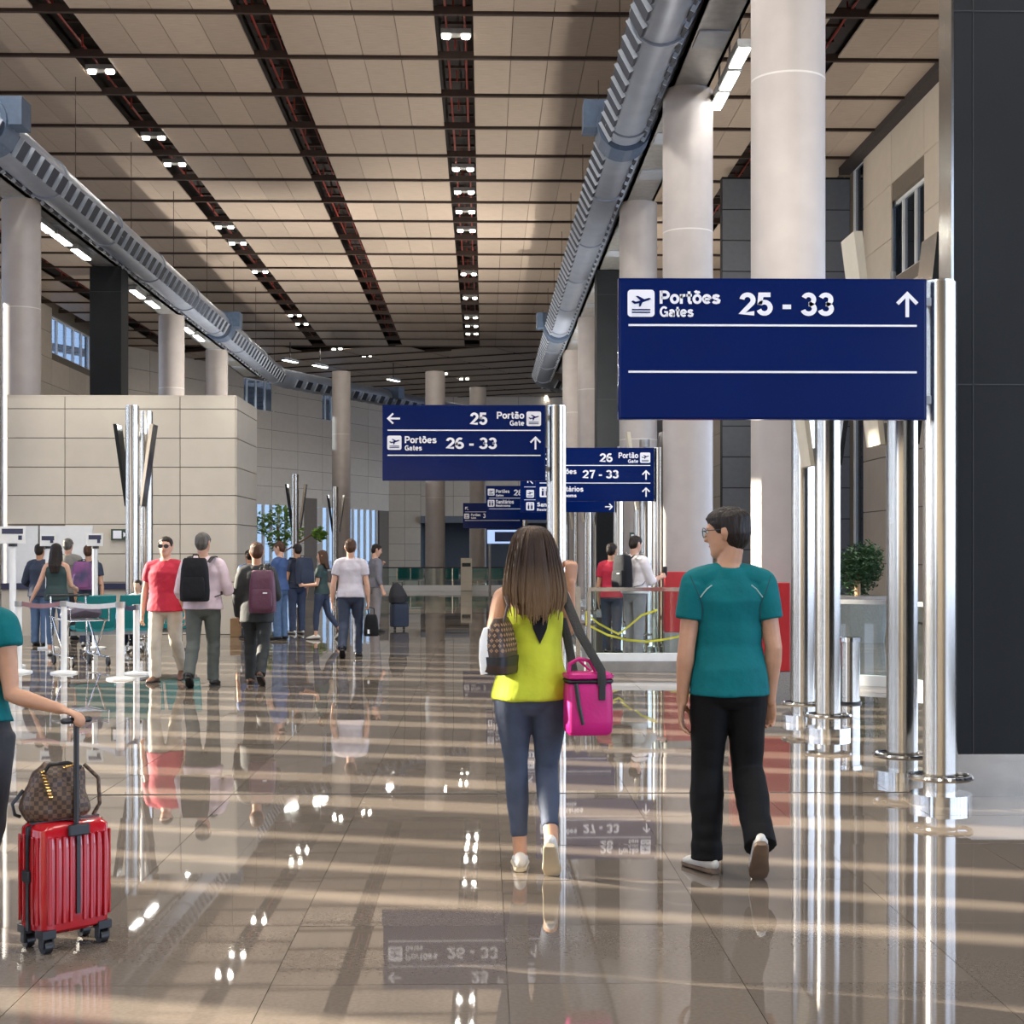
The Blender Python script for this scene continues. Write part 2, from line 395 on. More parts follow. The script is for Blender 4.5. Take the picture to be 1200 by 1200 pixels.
# far part of the left wall, turned
P0 = V((XL, DB, 0)); LW = 27.2
R2 = Matrix.Translation(P0) @ Matrix((d2, n2, V((0, 0, 1)))).transposed().to_4x4()
mb = MB()
HZ = CZ + .7
mb.box(0, 12.2, -.35, 0, 0, 9.3); mb.box(12.2, LW, -.35, 0, 4.8, 9.3); mb.box(0, 10.5, -.35, 0, 9.3, HZ); mb.box(14.1, 18.9, -.35, 0, 9.3, HZ); mb.box(21.8, LW + 3, -.35, 0, 9.3, HZ)
mb.box(10.5, 21.8, -.35, 0, 11.3, HZ); mb.box(12.2, LW, -.35, 0, 0, .45); mb.box(17.0, 18.4, -.35, .05, .45, 4.8); mb.box(LW - 1.2, LW, -.35, 0, .45, 4.8)
w2 = struct(mb.build('wall_far_left', M['panelback'])); w2.matrix_world = R2
mbp = MB()
wall_panels(w2, (0, 0, 0), AX, LW, 0, CZ, 2.6, 1.1, M['panel'], AY, skip=lambda c, z: (12.2 < c < LW - .9 and z < 4.8 and not 17 < c < 18.4) or (z > 9.4 and (10.3 < c < 14.2 or 18.7 < c < 22)))
def far_win(n, t0, t1, z0, z1, panes, **k):
    q = P0 + d2 * t0 - n2 * .18
    window(n, (q.x, q.y, 0), d2, t1 - t0, z0, z1, 1, panes, **k)
far_win(2, 12.2, 17.0, .45, 4.8, 6, fr=.16, m_fr='plaster'); far_win(3, 18.4, LW - 1.2, .45, 4.8, 10, fr=.16, m_fr='plaster')
far_win(4, 10.5, 14.1, 9.3, 11.3, 4); far_win(5, 18.9, 21.8, 9.3, 11.3, 4)
# far end wall with the dark hall opening below
OX0, OX1 = X(493, YEND), X(760, YEND); xe0 = (P0 + d2 * LW).x
we = struct(MB().box(xe0 - .3, OX0, YEND, YEND + .4, 0, HZ).box(OX0, OX1, YEND, YEND + .4, 3.95, HZ).box(OX1, 32, YEND, YEND + .4, 0, HZ).build('wall_far', M['panelback']))
wall_panels(we, (xe0, YEND, 0), AX, OX0 - xe0, 0, CZ, 1.0, 1.05, M['panel'], -AY)
wall_panels(we, (OX0, YEND, 0), AX, OX1 - OX0, 3.95, CZ, 2.0, 1.3, M['panel'], -AY)
struct(MB().box(OX0 - .3, OX1 + .3, YEND + 9, YEND + 9.3, -.3, 4.6).box(OX0 - .3, OX1 + .3, YEND + .4, YEND + 9.3, 4.3, 4.6).box(OX0 - .3, OX0, YEND + .4, YEND + 9, -.3, 4.3).box(OX0, OX1, YEND + .4, YEND + 9, -.3, 0).box(OX1, OX1 + .3, YEND + .4, YEND + 9, -.3, 4.3).build('wall_recess', M['greypanel']))
struct(MB().box(OX0, OX1, YEND - .35, YEND - .03, 3.5, 3.95).build('trim_2', M['greypanel']))
# right wall with clerestory, and the cross wall closing the aisle
YC = 39.4
wr = slab_wall('wall_right', [(XR, XR + .3, 30, YC - 1.5, 0, 8.05), (XR, XR + .3, 30, 32.7, 8.05, HZ), (XR, XR + .3, 32.7, 35.8, 9.9, HZ), (XR, XR + .3, 35.8, YC - 1.5, 8.05, HZ), (XR, XR + .3, YC, 75, 0, HZ),
      (XR, XR + .3, -12, 30, 9.3, HZ), (XR, XR + .3, -12, 30, 0, .3)], M['panelback'])
wall_panels(wr, (XR, 30, 0), AY, YC - 1.5 - 30, 0, CZ - .15, 2.63, 1.28, M['panel'], -AX, skip=lambda c, z: 2.6 < c < 5.9 and 8.0 < z < 9.7)
wall_panels(wr, (XR, YC + .5, 0), AY, 33, 0, CZ - .1, 2.6, 1.28, M['panel'], -AX)
window(6, (XR + .15, 32.7, 0), AY, 3.1, 8.05, 9.9, 1, 3)
window(7, (XR + .15, YC - 1.5, 0), AY, 1.5, 0, CZ, 1, 1)
struct(MB().box(XR - .3, XR, 20, YC, CZ - .18, CZ + .1).build('trim_3', M['void']))
wc = struct(MB().box(6.3, XR, YC, YC + .3, 0, CZ - .25).build('wall_cross', M['darkclad']))
wall_panels(wc, (6.3, YC, 0), AX, XR - 6.3, 0, CZ - .3, 3.4, .81, M['greypanel'], -AY)
# right glazing beside the camera
yy = -12.0
mb = MB()
while yy < 30: mb.box(XR, XR + .25, yy, yy + .18, .3, 9.3); yy += 2.8
struct(mb.build('wall_right_mullions', M['grey']))

# ================================================================== COLUMNS AND BEAMS
BZ = 8.85
def column(cx, cy, dark=False, label='', top=BZ, r=.395, seam=True):
    if dark:
        t = thing('clad_column', label, 'column', (cx, cy, 0), 0)
        MB().box(-.40, .40, -.40, .40, .06, top).build('shaft', M['darkclad'], t, bevel=.02)
        for z in (2.7, 5.5, 8.2):
            if z < top - .3: MB().box(-.395, .395, -.404, -.39, z, z + .012).build('joint', M['black'], t)
        MB().box(-.43, .43, -.43, .43, 0, .1).build('base', M['steel'], t)
    else:
        t = thing('round_column', label, 'column', (cx, cy, 0), 0)
        MB().cyl(0, 0, .05, top, r, 40).build('shaft', M['column'], t, smooth=True)
        if seam: 
            for z in (3.9, 6.6): MB().cyl(0, 0, z, z + .02, r + .002, 40).build('seam', M['plaster'], t, smooth=True)
        MB().cyl(0, 0, 0, .12, r + .03, 40).build('base_ring', M['steel'], t, smooth=True)
    return t
column(COLX + .04, 16.0, label='thick round beige column behind the man in the teal shirt')
column(COLX, 23.6, label='round beige column whose head meets the grey steel beam, red box at its foot')
column(COLX, 31.2, label='round grey column partly hidden behind the large blue gate sign')
column(X(716, 38.8), 38.8, True, label='dark square column just beside the edge of the large gate sign')
column(X(692, 46.4), 46.4, label='slim round beige column seen above the sign for gate 26')
column(X(672, 54), 54, label='most distant round column in the row by the steel posts')
column(X(25, 31.2), 31.2, label='round column rising behind the panelled kiosk, beside the duct')
column(X(128, 38.6), 38.6, True, label='dark square column rising above the panelled kiosk')
column(X(201, 46.2), 46.2, label='round column between two darker ones above the kiosk')
column(X(254, 54), 54, label='round column above the kiosk corner with the blue box over it')
column(X(400, 64), 64, top=9.3, label='tall round column in front of the far panelled wall')
column(X(510, 64), 64, top=9.3, label='round column below the sign for gate 25, lit along one edge', r=.42)
column(X(560, 70), 70, top=9.3, label='distant round column behind the sign for gate 25')
def beam(cx, y0, y1, nm):
    mb = MB(); mb.box(cx - .3, cx + .3, y0, y1, BZ, BZ + .05); mb.box(cx - .3, cx - .25, y0, y1, BZ, BZ + .42); mb.box(cx + .25, cx + .3, y0, y1, BZ, BZ + .42); mb.box(cx - .3, cx + .3, y0, y1, BZ + .38, BZ + .42)
    o = struct(mb.build(nm, M['grey']))
    k = y0 + 1.2
    while k < y1 - 1:
        MB().box(cx - .22, cx + .22, k, k + .7, BZ - .02, BZ - .001).build('cover_plate', M['fin'], o); k += 2.53
    return o
beam(COLX, 12, 60, 'trim_4'); beam(COLXL, 22, 62, 'trim_5')
def linear_lights(xs, ys, z, where, rz=0, ln=1.25, kw=.6, top=CZ - .03):
    for k, (x, y) in enumerate(zip(xs, ys)):
        t = thing('linear_light', '%s linear light %s' % (ORD[k].capitalize(), where), 'light', (x, y, z), rz)
        MB().box(-.11, .11, -ln/2, ln/2, 0, .12).build('housing', M['grey'], t); MB().box(-.012, .012, -.03, .03, .12, top - z).build('drop_rod', M['rail'], t)
        MB().box(-.08, .08, -ln/2 + .04, ln/2 - .04, -.02, -.001).build('diffuser', M['tube'], t); lamp('tube_light', t, (0, 0, -.03), LAMP_W * kw, .16, size_y=ln - .1)
# lights along the left beam: located from the photograph
zl = BZ - .2
def dz(py, z): return F * (z - CH) / (HY - py)
ll = [(50, 268), (72, 283), (95, 300), (161, 346), (179, 358), (220, 388), (233, 397)]
linear_lights([X(px, dz(py, zl)) for px, py in ll], [dz(py, zl) for px, py in ll], zl, 'hung beneath the duct above the kiosk, counted from the frame edge', top=BZ)
ll = [(843, 117), (855, 93), (867, 66)]
linear_lights([X(px, dz(py, zl)) for px, py in ll], [dz(py, zl) for px, py in ll], zl, 'beside the steel beam by the thick columns, counted in viewing order', ln=.9)
ll = [(340, 424), (375, 430), (461, 446)]
linear_lights([X(px, dz(py, 10.8)) for px, py in ll], [dz(py, 10.8) for px, py in ll], 10.8, 'past the bend of the duct, counted towards the far wall', rz=-A2, kw=9)
# dark strip above beams and its supports
for cx in (COLX, COLXL):
    mb = MB(); k = 13
    while k < 62: mb.box(cx - .5, cx + .5, k, k + .06, BZ + .6, BZ + .72); mb.box(cx - .03, cx + .03, k, k + .06, BZ + .4, BZ + .62); k += 1.9
    struct(mb.build('trim_%d' % (6 if cx > 0 else 7), M['rail']))

# ================================================================== DUCTS
def duct(cx, label, y0=14.0, ybend=64.0, zc=9.05, r=.40, far=34):
    t = thing('air_duct', label, 'duct', (cx, y0, zc))
    rel = lambda p: V(p) - V((cx, y0, zc))
    E = V((cx, ybend, zc)) + d2 * far
    pts = [V((cx, y0, zc)), V((cx, ybend - .6, zc)), V((cx, ybend - .3, zc)) + d2 * .1, V((cx, ybend, zc)) + d2 * .5, E]
    MB().loft([(rel(p), r, r) for p in pts], 28).build('barrel', M['duct'], t, smooth=True)
    k = y0 + 2.2
    while k < ybend: MB().loft([(rel((cx, k, zc)), r + .035, r + .035), (rel((cx, k + .16, zc)), r + .035, r + .035)], 28).build('joint_ring', M['duct'], t, smooth=True); k += 4.6
    lm = MB(); lm.box(-.20, .20, -.17, .17, 0, .052)
    lm.m = 1; lm.box(-.245, -.222, -.185, .185, 0, .070); lm.m = 0
    me = lm.mesh('louvre', M['ductdark'], M['fin'])
    def put(c, ax, ang):
        sd_ = ax.cross(V((0, 0, 1))); out = sd_ * math.cos(ang) + V((0, 0, 1)) * math.sin(ang)
        tan = out.cross(ax)
        o = inst('louvre', me, t); o.matrix_local = Matrix.Translation(rel(c) + out * (r - .018)) @ Matrix((ax, tan, out)).transposed().to_4x4()
    k = 18.0
    while k < ybend - .8:
        for a in (-.5, PI + .5): put(V((cx, k, zc)), AY, a)
        k += .62
    s_ = 1.0
    while s_ < 22:
        for a in (-.5, PI + .5): put(V((cx, ybend, zc)) + d2 * s_, d2, a)
        s_ += .8
    sgn = 1 if cx < 0 else -1
    for yy in (26.0, 49.2):
        # saddle: hoop below, square box up to the ceiling
        mb = MB(); 
        mb.loft([(rel((cx, yy, zc)), r + .09, r + .09), (rel((cx, yy + .75, zc)), r + .09, r + .09)], 24)
        mb.box(-.72, .72, yy - y0 + .1, yy - y0 + .65, -.05, .44)
        mb.build('saddle_box', M['saddle'], t, smooth=False)
    q = V((cx, ybend, zc)) + d2 * (9.5 if cx < 0 else 14)
    T = Matrix.Translation(rel(q)) @ Matrix.Rotation(-A2, 4, 'Z')
    MB().box(-.72, .72, -.3, .3, -.05, .5, T).build('saddle_box', M['saddle'], t)
    mb = MB(); k = 17
    while k < ybend: mb.tube([rel((cx, k, zc + r - .02)), rel((cx, k, CZ + .3))], .008, 6); k += 5.06
    mb.build('hanger_rod', M['rail'], t)
duct(-8.75, 'long grey blue round air duct above the kiosk, bending at the far wall')
duct(2.47, 'long grey blue round air duct with louvre rows beside the thick columns')

# ================================================================== DOWNLIGHTS
def downlight(x, y, lab, rz=0):
    t = thing('twin_downlight', lab, 'light', (x, y, CZ - .02), rz)
    MB().box(-.30, .30, -.13, .13, .02, .12).build('housing', M['grey'], t)
    for s in (-.19, .19): MB().cyl(s, 0, -.03, .02, .085, 16).build('lamp', M['lamp'], t); lamp('lamp_light', t, (s, 0, -.035), LAMP_W, .10)
for pts, nm in (([(532, 42), (541, 198), (542, 225), (545, 248), (546, 270), (551, 321), (553, 349), (554, 372), (554, 382), (555, 391)], 'middle'),
                ([(113, 86), (178, 163), (202, 194), (262, 267), (279, 286), (307, 319), (349, 370), (356, 380)], 'slanting')):
    for k, (px, py) in enumerate(pts):
        D = dz(py, CZ); downlight(SX[5] if nm == 'middle' else SX[3], D, '%s twin downlight up the %s dark ceiling slot, counted from the picture top' % (ORD[k].capitalize(), nm))
for k, (px, py) in enumerate([(395, 409), (430, 417), (519, 438), (544, 444), (637, 465)]):
    D = dz(py, CZ); downlight(X(px, D), D, '%s small twin downlight on the far ceiling beyond the bend, counted into the distance' % ORD[k].capitalize(), -A2)

k = 0
rl = MB(); rl.box(-.30, .30, -.13, .13, .02, .12)
for s_ in (-.19, .19): rl.cyl(s_, 0, -.03, .02, .085, 12)
rl = rl.mesh('unseen_fill_lamp', M['grey'])
for sxx in (SX[3], SX[5], SX[7]):  # unseen lamps added overhead as fill for people, kiosk and signs
    for yy in range(0, 25, 4):
        o = inst('unseen_fill_lamp', rl, ce, (sxx, yy, CZ - .02)); lamp('lamp_light', o, (0, 0, -.035), NEAR_W, .5)
# ================================================================== SIGNS AND MASTS
def arc(cx, cy, rx, ry, a0, a1, n=14): return [(cx + rx * math.cos(math.radians(a0 + (a1 - a0) * k / n)), cy + ry * math.sin(math.radians(a0 + (a1 - a0) * k / n))) for k in range(n + 1)]
_o = [arc(.32, .37, .23, .28, 0, 360, 20)]; _s = [(.50, .53), (.42, .62), (.30, .645), (.16, .60), (.125, .50), (.22, .42), (.40, .345), (.51, .26), (.47, .13), (.32, .085), (.17, .11), (.10, .20)]
_a = [arc(.28, .24, .175, .15, 0, 360, 16), [(.48, 0), (.48, .45), (.45, .57), (.32, .645), (.18, .61), (.11, .50)]]; _tl = [(.14, .86), (.24, .93), (.38, .86), (.49, .93)]
_P = [[(.11, 0), (.11, 1)], [(.11, .91), (.38, .91)] + arc(.38, .68, .23, .23, 90, -90) + [(.11, .45)]]
GL = {'0': (.66, [arc(.33, .5, .235, .415, 0, 360, 22)]), '1': (.54, [[(.36, 0), (.36, 1)], [(.10, .76), (.24, .80), (.35, .95)]]), '2': (.66, [arc(.33, .675, .225, .235, 172, -35) + [(.11, .09), (.60, .09)]]),
      '3': (.66, [arc(.32, .70, .205, .215, 158, -85), arc(.32, .295, .23, .215, 88, -165)]), '5': (.66, [[(.56, .91), (.18, .91), (.13, .48)] + arc(.32, .335, .235, .25, 132, -160)]),
      '6': (.66, [arc(.33, .31, .23, .225, 0, 360, 20), arc(.36, .5, .265, .415, 58, 205)]), '7': (.62, [[(.05, .91), (.56, .91), (.40, .6), (.27, 0)]]), '8': (.66, [arc(.33, .70, .19, .205, 0, 360, 18), arc(.33, .295, .23, .21, 0, 360, 18)]),
      '-': (.40, [[(.03, .38), (.37, .38)]]), ' ': (.30, []), 'P': (.70, _P), 'R': (.74, _P + [[(.36, .45), (.61, 0)]]), 'E': (.66, [[(.11, 0), (.11, 1)], [(.11, .91), (.60, .91)], [(.11, .51), (.54, .51)], [(.11, .09), (.60, .09)]]),
      'o': (.64, _o), 'õ': (.64, _o + [_tl]), 'ã': (.62, _a + [_tl]), 'a': (.62, _a), 'á': (.62, _a + [[(.25, .82), (.38, .98)]]), 'r': (.42, [[(.11, 0), (.11, .73)], [(.11, .42), (.17, .58), (.28, .64), (.39, .64)]]),
      't': (.42, [[(.2, .95), (.2, .2), (.26, .09), (.39, .09)], [(.02, .65), (.39, .65)]]), 'e': (.63, [arc(.32, .37, .23, .28, 0, 318, 18), [(.1, .37), (.54, .37)]]), 's': (.60, [_s]), 'S': (.70, [[(x * 1.12, .02 + y * 1.38) for x, y in _s]]),
      'n': (.62, [[(.11, 0), (.11, .73)], [(.11, .42), (.18, .58), (.31, .645), (.44, .59), (.49, .45), (.49, 0)]]), 'i': (.24, [[(.12, 0), (.12, .73)], [(.12, .86), (.12, 1)]]), 'G': (.82, [arc(.42, .5, .31, .415, 42, 325, 18), [(.71, .02), (.71, .46), (.44, .46)]]),
      'm': (.94, [[(.11, 0), (.11, .73)], [(.11, .42), (.17, .58), (.28, .645), (.41, .59), (.47, .45), (.47, 0)], [(.47, .42), (.53, .58), (.64, .645), (.77, .59), (.83, .45), (.83, 0)]])}
def text_part(s, x0, x1, zb, zc, yface, parent, name='lettering', m='white', wt=.098):
    mb = MB(); x = 0; fl_ = []
    for ch in s:
        w_, st = GL[ch]
        for ln in st: fl_.append([(x + a, b) for a, b in ln])
        x += w_ + .03
    a = min(q[0] for l in fl_ for q in l) - wt; b = max(q[0] for l in fl_ for q in l) + wt; kx = (x1 - x0) / (b - a); kz = zc - zb
    for l in fl_:
        lft = []; rgt = []; closed = math.dist(l[0], l[-1]) < 1e-6; N = len(l)
        for i in range(N):
            p0 = l[i - 1] if i else (l[-2] if closed else l[0]); p1 = l[i + 1] if i < N - 1 else (l[1] if closed else l[-1])
            tx, ty = p1[0] - p0[0], p1[1] - p0[1]; q = math.hypot(tx, ty) or 1; tx /= q; ty /= q
            e1 = (l[i][0] - p0[0], l[i][1] - p0[1]); m1 = math.hypot(*e1); mit = 1.0
            if m1 > 1e-9: mit = min(1.5, 1 / max(.5, abs((e1[0] * tx + e1[1] * ty) / m1)))
            lft.append((l[i][0] - ty * wt * mit, l[i][1] + tx * wt * mit)); rgt.append((l[i][0] + ty * wt * mit, l[i][1] - tx * wt * mit))
        P_ = lambda q, d: V((x0 + (q[0] - a) * kx, yface - d, zb + q[1] * kz))
        vs = []
        for q, r in zip(lft, rgt): vs += [P_(q, .004), P_(r, .004), P_(r, .0), P_(q, .0)]
        fs = []
        for i in range(N - 1):
            o = i * 4; fs += [(o, o + 1, o + 5, o + 4), (o + 1, o + 2, o + 6, o + 5), (o + 3, o, o + 4, o + 7)]
        mb.add(vs, fs)
    return mb.build(name, M[m], parent)
def arrow_poly(d):
    p = [(-.07, -.5), (.07, -.5), (.07, .26), (.34, -.02), (.44, .08), (0, .52), (-.44, .08), (-.34, -.02), (-.07, .26)]
    a = {'u': 0, 'r': -PI/2, 'l': PI/2, 'ul': PI/4}[d]; c, s = math.cos(a), math.sin(a)
    return [(x * c - z * s, x * s + z * c) for x, z in p]
def rsq(h, r=.25, n=4):
    out = []
    for cx, cz, a0 in ((h - r*h, h - r*h, 0), (-h + r*h, h - r*h, PI/2), (-h + r*h, -h + r*h, PI), (h - r*h, -h + r*h, 1.5*PI)):
        for k in range(n + 1): a = a0 + PI/2 * k / n; out.append((cx + r*h*math.cos(a), cz + r*h*math.sin(a)))
    return out
PLANE = [(-.36, .06), (-.30, .10), (-.20, .05), (-.02, .10), (-.20, .26), (-.12, .27), (.12, .15), (.30, .20), (.37, .17), (.30, .12), (.05, .03), (-.02, -.12), (-.08, -.13), (-.07, .0), (-.24, -.03)]
def post(x, y, h, t, r=.105, flange=True):
    MB().cyl(x, y, .06, h, r, 28).build('post', M['steel'], t, smooth=True)
    MB().cyl(x, y, h, h + .012, r - .01, 28).build('post_cap', M['chrome'], t, smooth=True)
    if flange:
        MB().cyl(x, y, 0, .065, .19, 32).build('base_flange', M['chrome'], t, smooth=True)
        rg = MB().torus((x, y, .165), .185, .016); 
        for a in (0, PI/2, PI, 1.5*PI): rg.tube([(x + .185*math.cos(a), y + .185*math.sin(a), .165), (x + .13*math.cos(a), y + .13*math.sin(a), .165), (x + .1*math.cos(a), y + .1*math.sin(a), .165)], .011, 6)
        rg.build('kick_ring', M['chrome'], t, smooth=True)
def sign(label, box, D, pxp, items, top=None):
    x0, y0, x1, y1 = box
    a = at(x0, y1, D); b = at(x1, y0, D); w = b.x - a.x; h = b.z - a.z
    pp = X(pxp, D)
    t = thing('hanging_sign', label, 'sign', (pp, D, 0))
    ox = a.x - pp; oz = a.z
    yb = -.10
    MB().box(ox, ox + w, yb - .03, yb + .03, oz, oz + h).build('board', M['signblue'], t, bevel=.004)
    e = MB(); f = .008
    for q in ((ox - f, ox, oz - f, oz + h + f), (ox + w, ox + w + f, oz - f, oz + h + f), (ox, ox + w, oz - f, oz), (ox, ox + w, oz + h, oz + h + f)): e.box(q[0], q[1], yb - .028, yb + .028, q[2], q[3])
    e.build('edge_trim', M['signblue'], t)
    sx_ = lambda px: ox + (px - x0) * w / (x1 - x0); sz = lambda py: oz + (y1 - py) * h / (y1 - y0); k = w / (x1 - x0)
    yf = yb - .031
    for it in items:
        if it[0] == 't': text_part(it[1], sx_(it[2]), sx_(it[3]), sz(it[5]), sz(it[4]), yf, t)
        elif it[0] == 'l': MB().box(sx_(it[2]), sx_(it[3]), yf - .003, yf + .001, sz(it[1]) - .006, sz(it[1]) + .006).build('divider_line', M['white'], t)
        elif it[0] == 'a':
            s = it[4] * k; MB().prism([(sx_(it[2]) + q * s, sz(it[3]) + r * s) for q, r in arrow_poly(it[1])], yf - .004, yf).build('arrow', M['white'], t)
        else:
            s = it[3] * k; cx, cz = sx_(it[1]), sz(it[2])
            p = MB().prism([(cx + q, cz + r) for q, r in rsq(s / 2)], yf - .003, yf).build('pictogram', M['white'], t)
            mb = MB()
            if it[0] == 'p':
                mb.prism([(cx + q * s, cz + r * s) for q, r in PLANE], yf - .006, yf - .003)
                for zz in (-.24, -.34): mb.box(cx - .34*s, cx + .34*s, yf - .006, yf - .003, cz + (zz - .025)*s, cz + (zz + .025)*s)
            else:
                for q in (-.2, .2):
                    mb.box(cx + (q-.1)*s, cx + (q+.1)*s, yf - .006, yf - .003, cz - .35*s, cz + .12*s); mb.prism([(cx + q*s + .085*s*math.cos(k_*PI/4), cz + .26*s + .085*s*math.sin(k_*PI/4)) for k_ in range(8)], yf - .006, yf - .003)
                mb.box(cx - .01*s, cx + .01*s, yf - .006, yf - .003, cz - .38*s, cz + .38*s)
            mb.build('symbol', M['signblue'], p)
    post(0, 0, top or (oz + h + .005), t)
    for zz in (oz + .12, oz + h - .12): MB().box(ox + w * .5, .02, yb + .03, yb + .07, zz - .025, zz + .025).build('bracket', M['grey'], t)
    return t
sign('large dark blue sign reading gates 25 - 33 with an up arrow', (724, 333, 1077, 492), 9.2, 1102, [
    ('p', 748.5, 360.5, 31), ('t', 'Portões', 770, 840, 346, 361), ('t', 'Gates', 770, 809, 364, 376), ('t', '25 - 33', 862, 971, 348, 374), ('a', 'u', 1056, 361, 29),
    ('l', 385.5, 734, 1067), ('l', 439, 734, 1067)])
sign('dark blue sign for gate 25 above the long haired woman', (450, 477, 638, 563), 16.3, 652, [
    ('a', 'l', 462, 492, 15), ('t', '25', 551, 571, 485, 499), ('t', 'Portão', 582, 614, 484, 492), ('t', 'Gate', 597, 614, 494, 500), ('p', 625, 492, 17),
    ('l', 505.5, 455, 633), ('p', 463, 520, 16.5), ('t', 'Portões', 475, 512, 512.5, 520.5), ('t', 'Gates', 475, 495, 523, 529), ('t', '26 - 33', 523, 582, 514, 527), ('a', 'u', 627, 520, 15), ('l', 534.5, 455, 633)])
sign('blue sign for gate 26 and gates 27 - 33 behind the bright steel post', (628, 526, 765, 587), 23.7, 772, [
    ('a', 'ul', 637, 536, 10), ('t', '26', 702, 717, 532, 542), ('t', 'Portão', 724, 747, 531, 537.5), ('t', 'Gate', 735, 747, 539, 543), ('p', 755, 537, 12),
    ('l', 546, 632, 761), ('p', 638, 557, 12), ('t', 'Portões', 647, 675, 550, 556), ('t', 'Gates', 647, 662, 559, 563), ('t', '27 - 33', 682, 724, 551.5, 561), ('a', 'u', 756, 557, 11), ('l', 566.5, 632, 761),
    ('r', 638, 577, 12), ('t', 'Sanitários', 647, 683, 570.5, 576.5), ('t', 'Restrooms', 647, 675, 579, 583), ('a', 'u', 756, 577, 11)])
sign('blue sign with an arrow to the restrooms, half hidden below the gate 26 sign', (610, 551, 719, 600), 29.9, 725, [
    ('a', 'ul', 621, 564, 9), ('l', 571, 614, 715), ('p', 621, 579, 9), ('t', '1', 628, 631, 574, 578), ('t', '2', 628, 631, 580, 584), ('l', 586, 614, 715), ('r', 621, 593.5, 9.5), ('t', 'Sanitários', 629, 660, 589, 594), ('t', 'Restrooms', 629, 652, 596, 599), ('a', 'r', 713, 594, 9)])
sign('small distant blue sign reading gates 28 over restrooms', (570, 570, 658, 609), 36.8, 662, [
    ('p', 575.5, 577, 8), ('t', 'Portões', 581, 597, 574, 578), ('t', 'Gates', 581, 590, 579.5, 582), ('t', '28', 602, 612, 574, 581), ('l', 584, 573, 655), ('r', 575.5, 590, 8), ('t', 'Sanitários', 581, 602, 586, 590.5), ('t', 'Restrooms', 581, 598, 591.5, 594), ('l', 596.5, 573, 655)])
sign('smallest and most distant of the blue signs, reading gate 3', (543, 590, 611, 619), 47.8, 614, [
    ('a', 'ul', 547, 596, 5), ('l', 600, 545, 609), ('p', 547, 605, 6), ('t', 'Portões', 552, 563, 602, 605), ('t', 'Gates', 552, 558, 606, 608), ('t', '3', 566, 569, 602, 607), ('l', 610, 545, 609)])

def mast(label, px, D, h=3.9, two=True, wing=True, lean=.16, r=.105, wt=3.62):
    x = X(px, D); t = thing('light_mast', label, 'mast', (x, D, 0))
    post(0, 0, h, t, r)
    if two: post(0, 1.0, h, t, r)
    if wing:
        for s in (-1, 1):
            p = [(s * .10, 2.30), (s * (.10 + .035), 2.30), (s * (.10 + lean + .06), wt), (s * (.10 + lean), wt)]
            MB().prism(p if s > 0 else p[::-1], .05, .42).build('reflector_wing', M['darkclad' if s < 0 else 'chrome'] if px < 500 else M['cream' if s < 0 else 'chrome'], t)  # cream wings have the sunlight on them put into their colour
        MB().box(-.12, .12, .08, .14, 2.3, 2.45).build('bracket', M['grey'], t)
        MB().cyl(0, .22, 2.4, wt - .25, .02, 10).build('lamp_rod', M['grey'], t)
    if D > 11: MB().cyl(0, .22, wt - .25, wt - .12, .09, 16).build('uplight', M['grey'], t); lamp('uplight_lamp', t, (0, .22, wt - .1), UP_W * (3.6 if D > 42 else 1), .17, up=True)
    return t
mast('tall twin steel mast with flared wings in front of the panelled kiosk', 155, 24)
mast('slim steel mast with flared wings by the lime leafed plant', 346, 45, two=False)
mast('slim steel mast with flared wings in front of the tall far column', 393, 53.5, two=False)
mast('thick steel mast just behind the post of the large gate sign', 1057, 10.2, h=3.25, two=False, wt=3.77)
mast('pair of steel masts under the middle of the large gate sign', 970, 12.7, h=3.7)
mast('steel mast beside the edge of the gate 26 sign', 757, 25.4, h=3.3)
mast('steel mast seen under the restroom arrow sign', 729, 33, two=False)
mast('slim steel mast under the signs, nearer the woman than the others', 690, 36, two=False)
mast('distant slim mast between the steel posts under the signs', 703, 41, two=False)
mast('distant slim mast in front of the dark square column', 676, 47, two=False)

wb = struct(MB().box(XL, XR, -12.4, -12, 0, HZ).build('wall_back', M['panelback']))
wall_panels(wb, (XL, -12, 0), AX, XR - XL, 0, CZ, 2.6, 1.3, M['panel'], AY)
# portal panel at the right
PD = 9.46; xp = X(1117, PD)
t = thing('portal_panel', 'tall near black clad panel with a bare steel skirting along its foot', 'panel', (xp, PD, 0))
MB().box(.005, 3.4, 0, .26, .27, CZ - .06).build('dark_board', M['darkclad'], t)
for k, z in enumerate((2.62, 5.0, 7.4)): MB().box(.0, 3.4, -.003, .0, z, z + .008).build('joint', M['black'], t)
MB().box(.125, .131, -.003, .0, .27, 9).build('joint', M['black'], t)
MB().box(0, 3.4, -.02, .27, 0, .27).build('skirting', M['tansteel'], t)
MB().box(-.012, .004, 0, .26, .27, CZ - .06).build('edge_strip', M['chrome'], t)

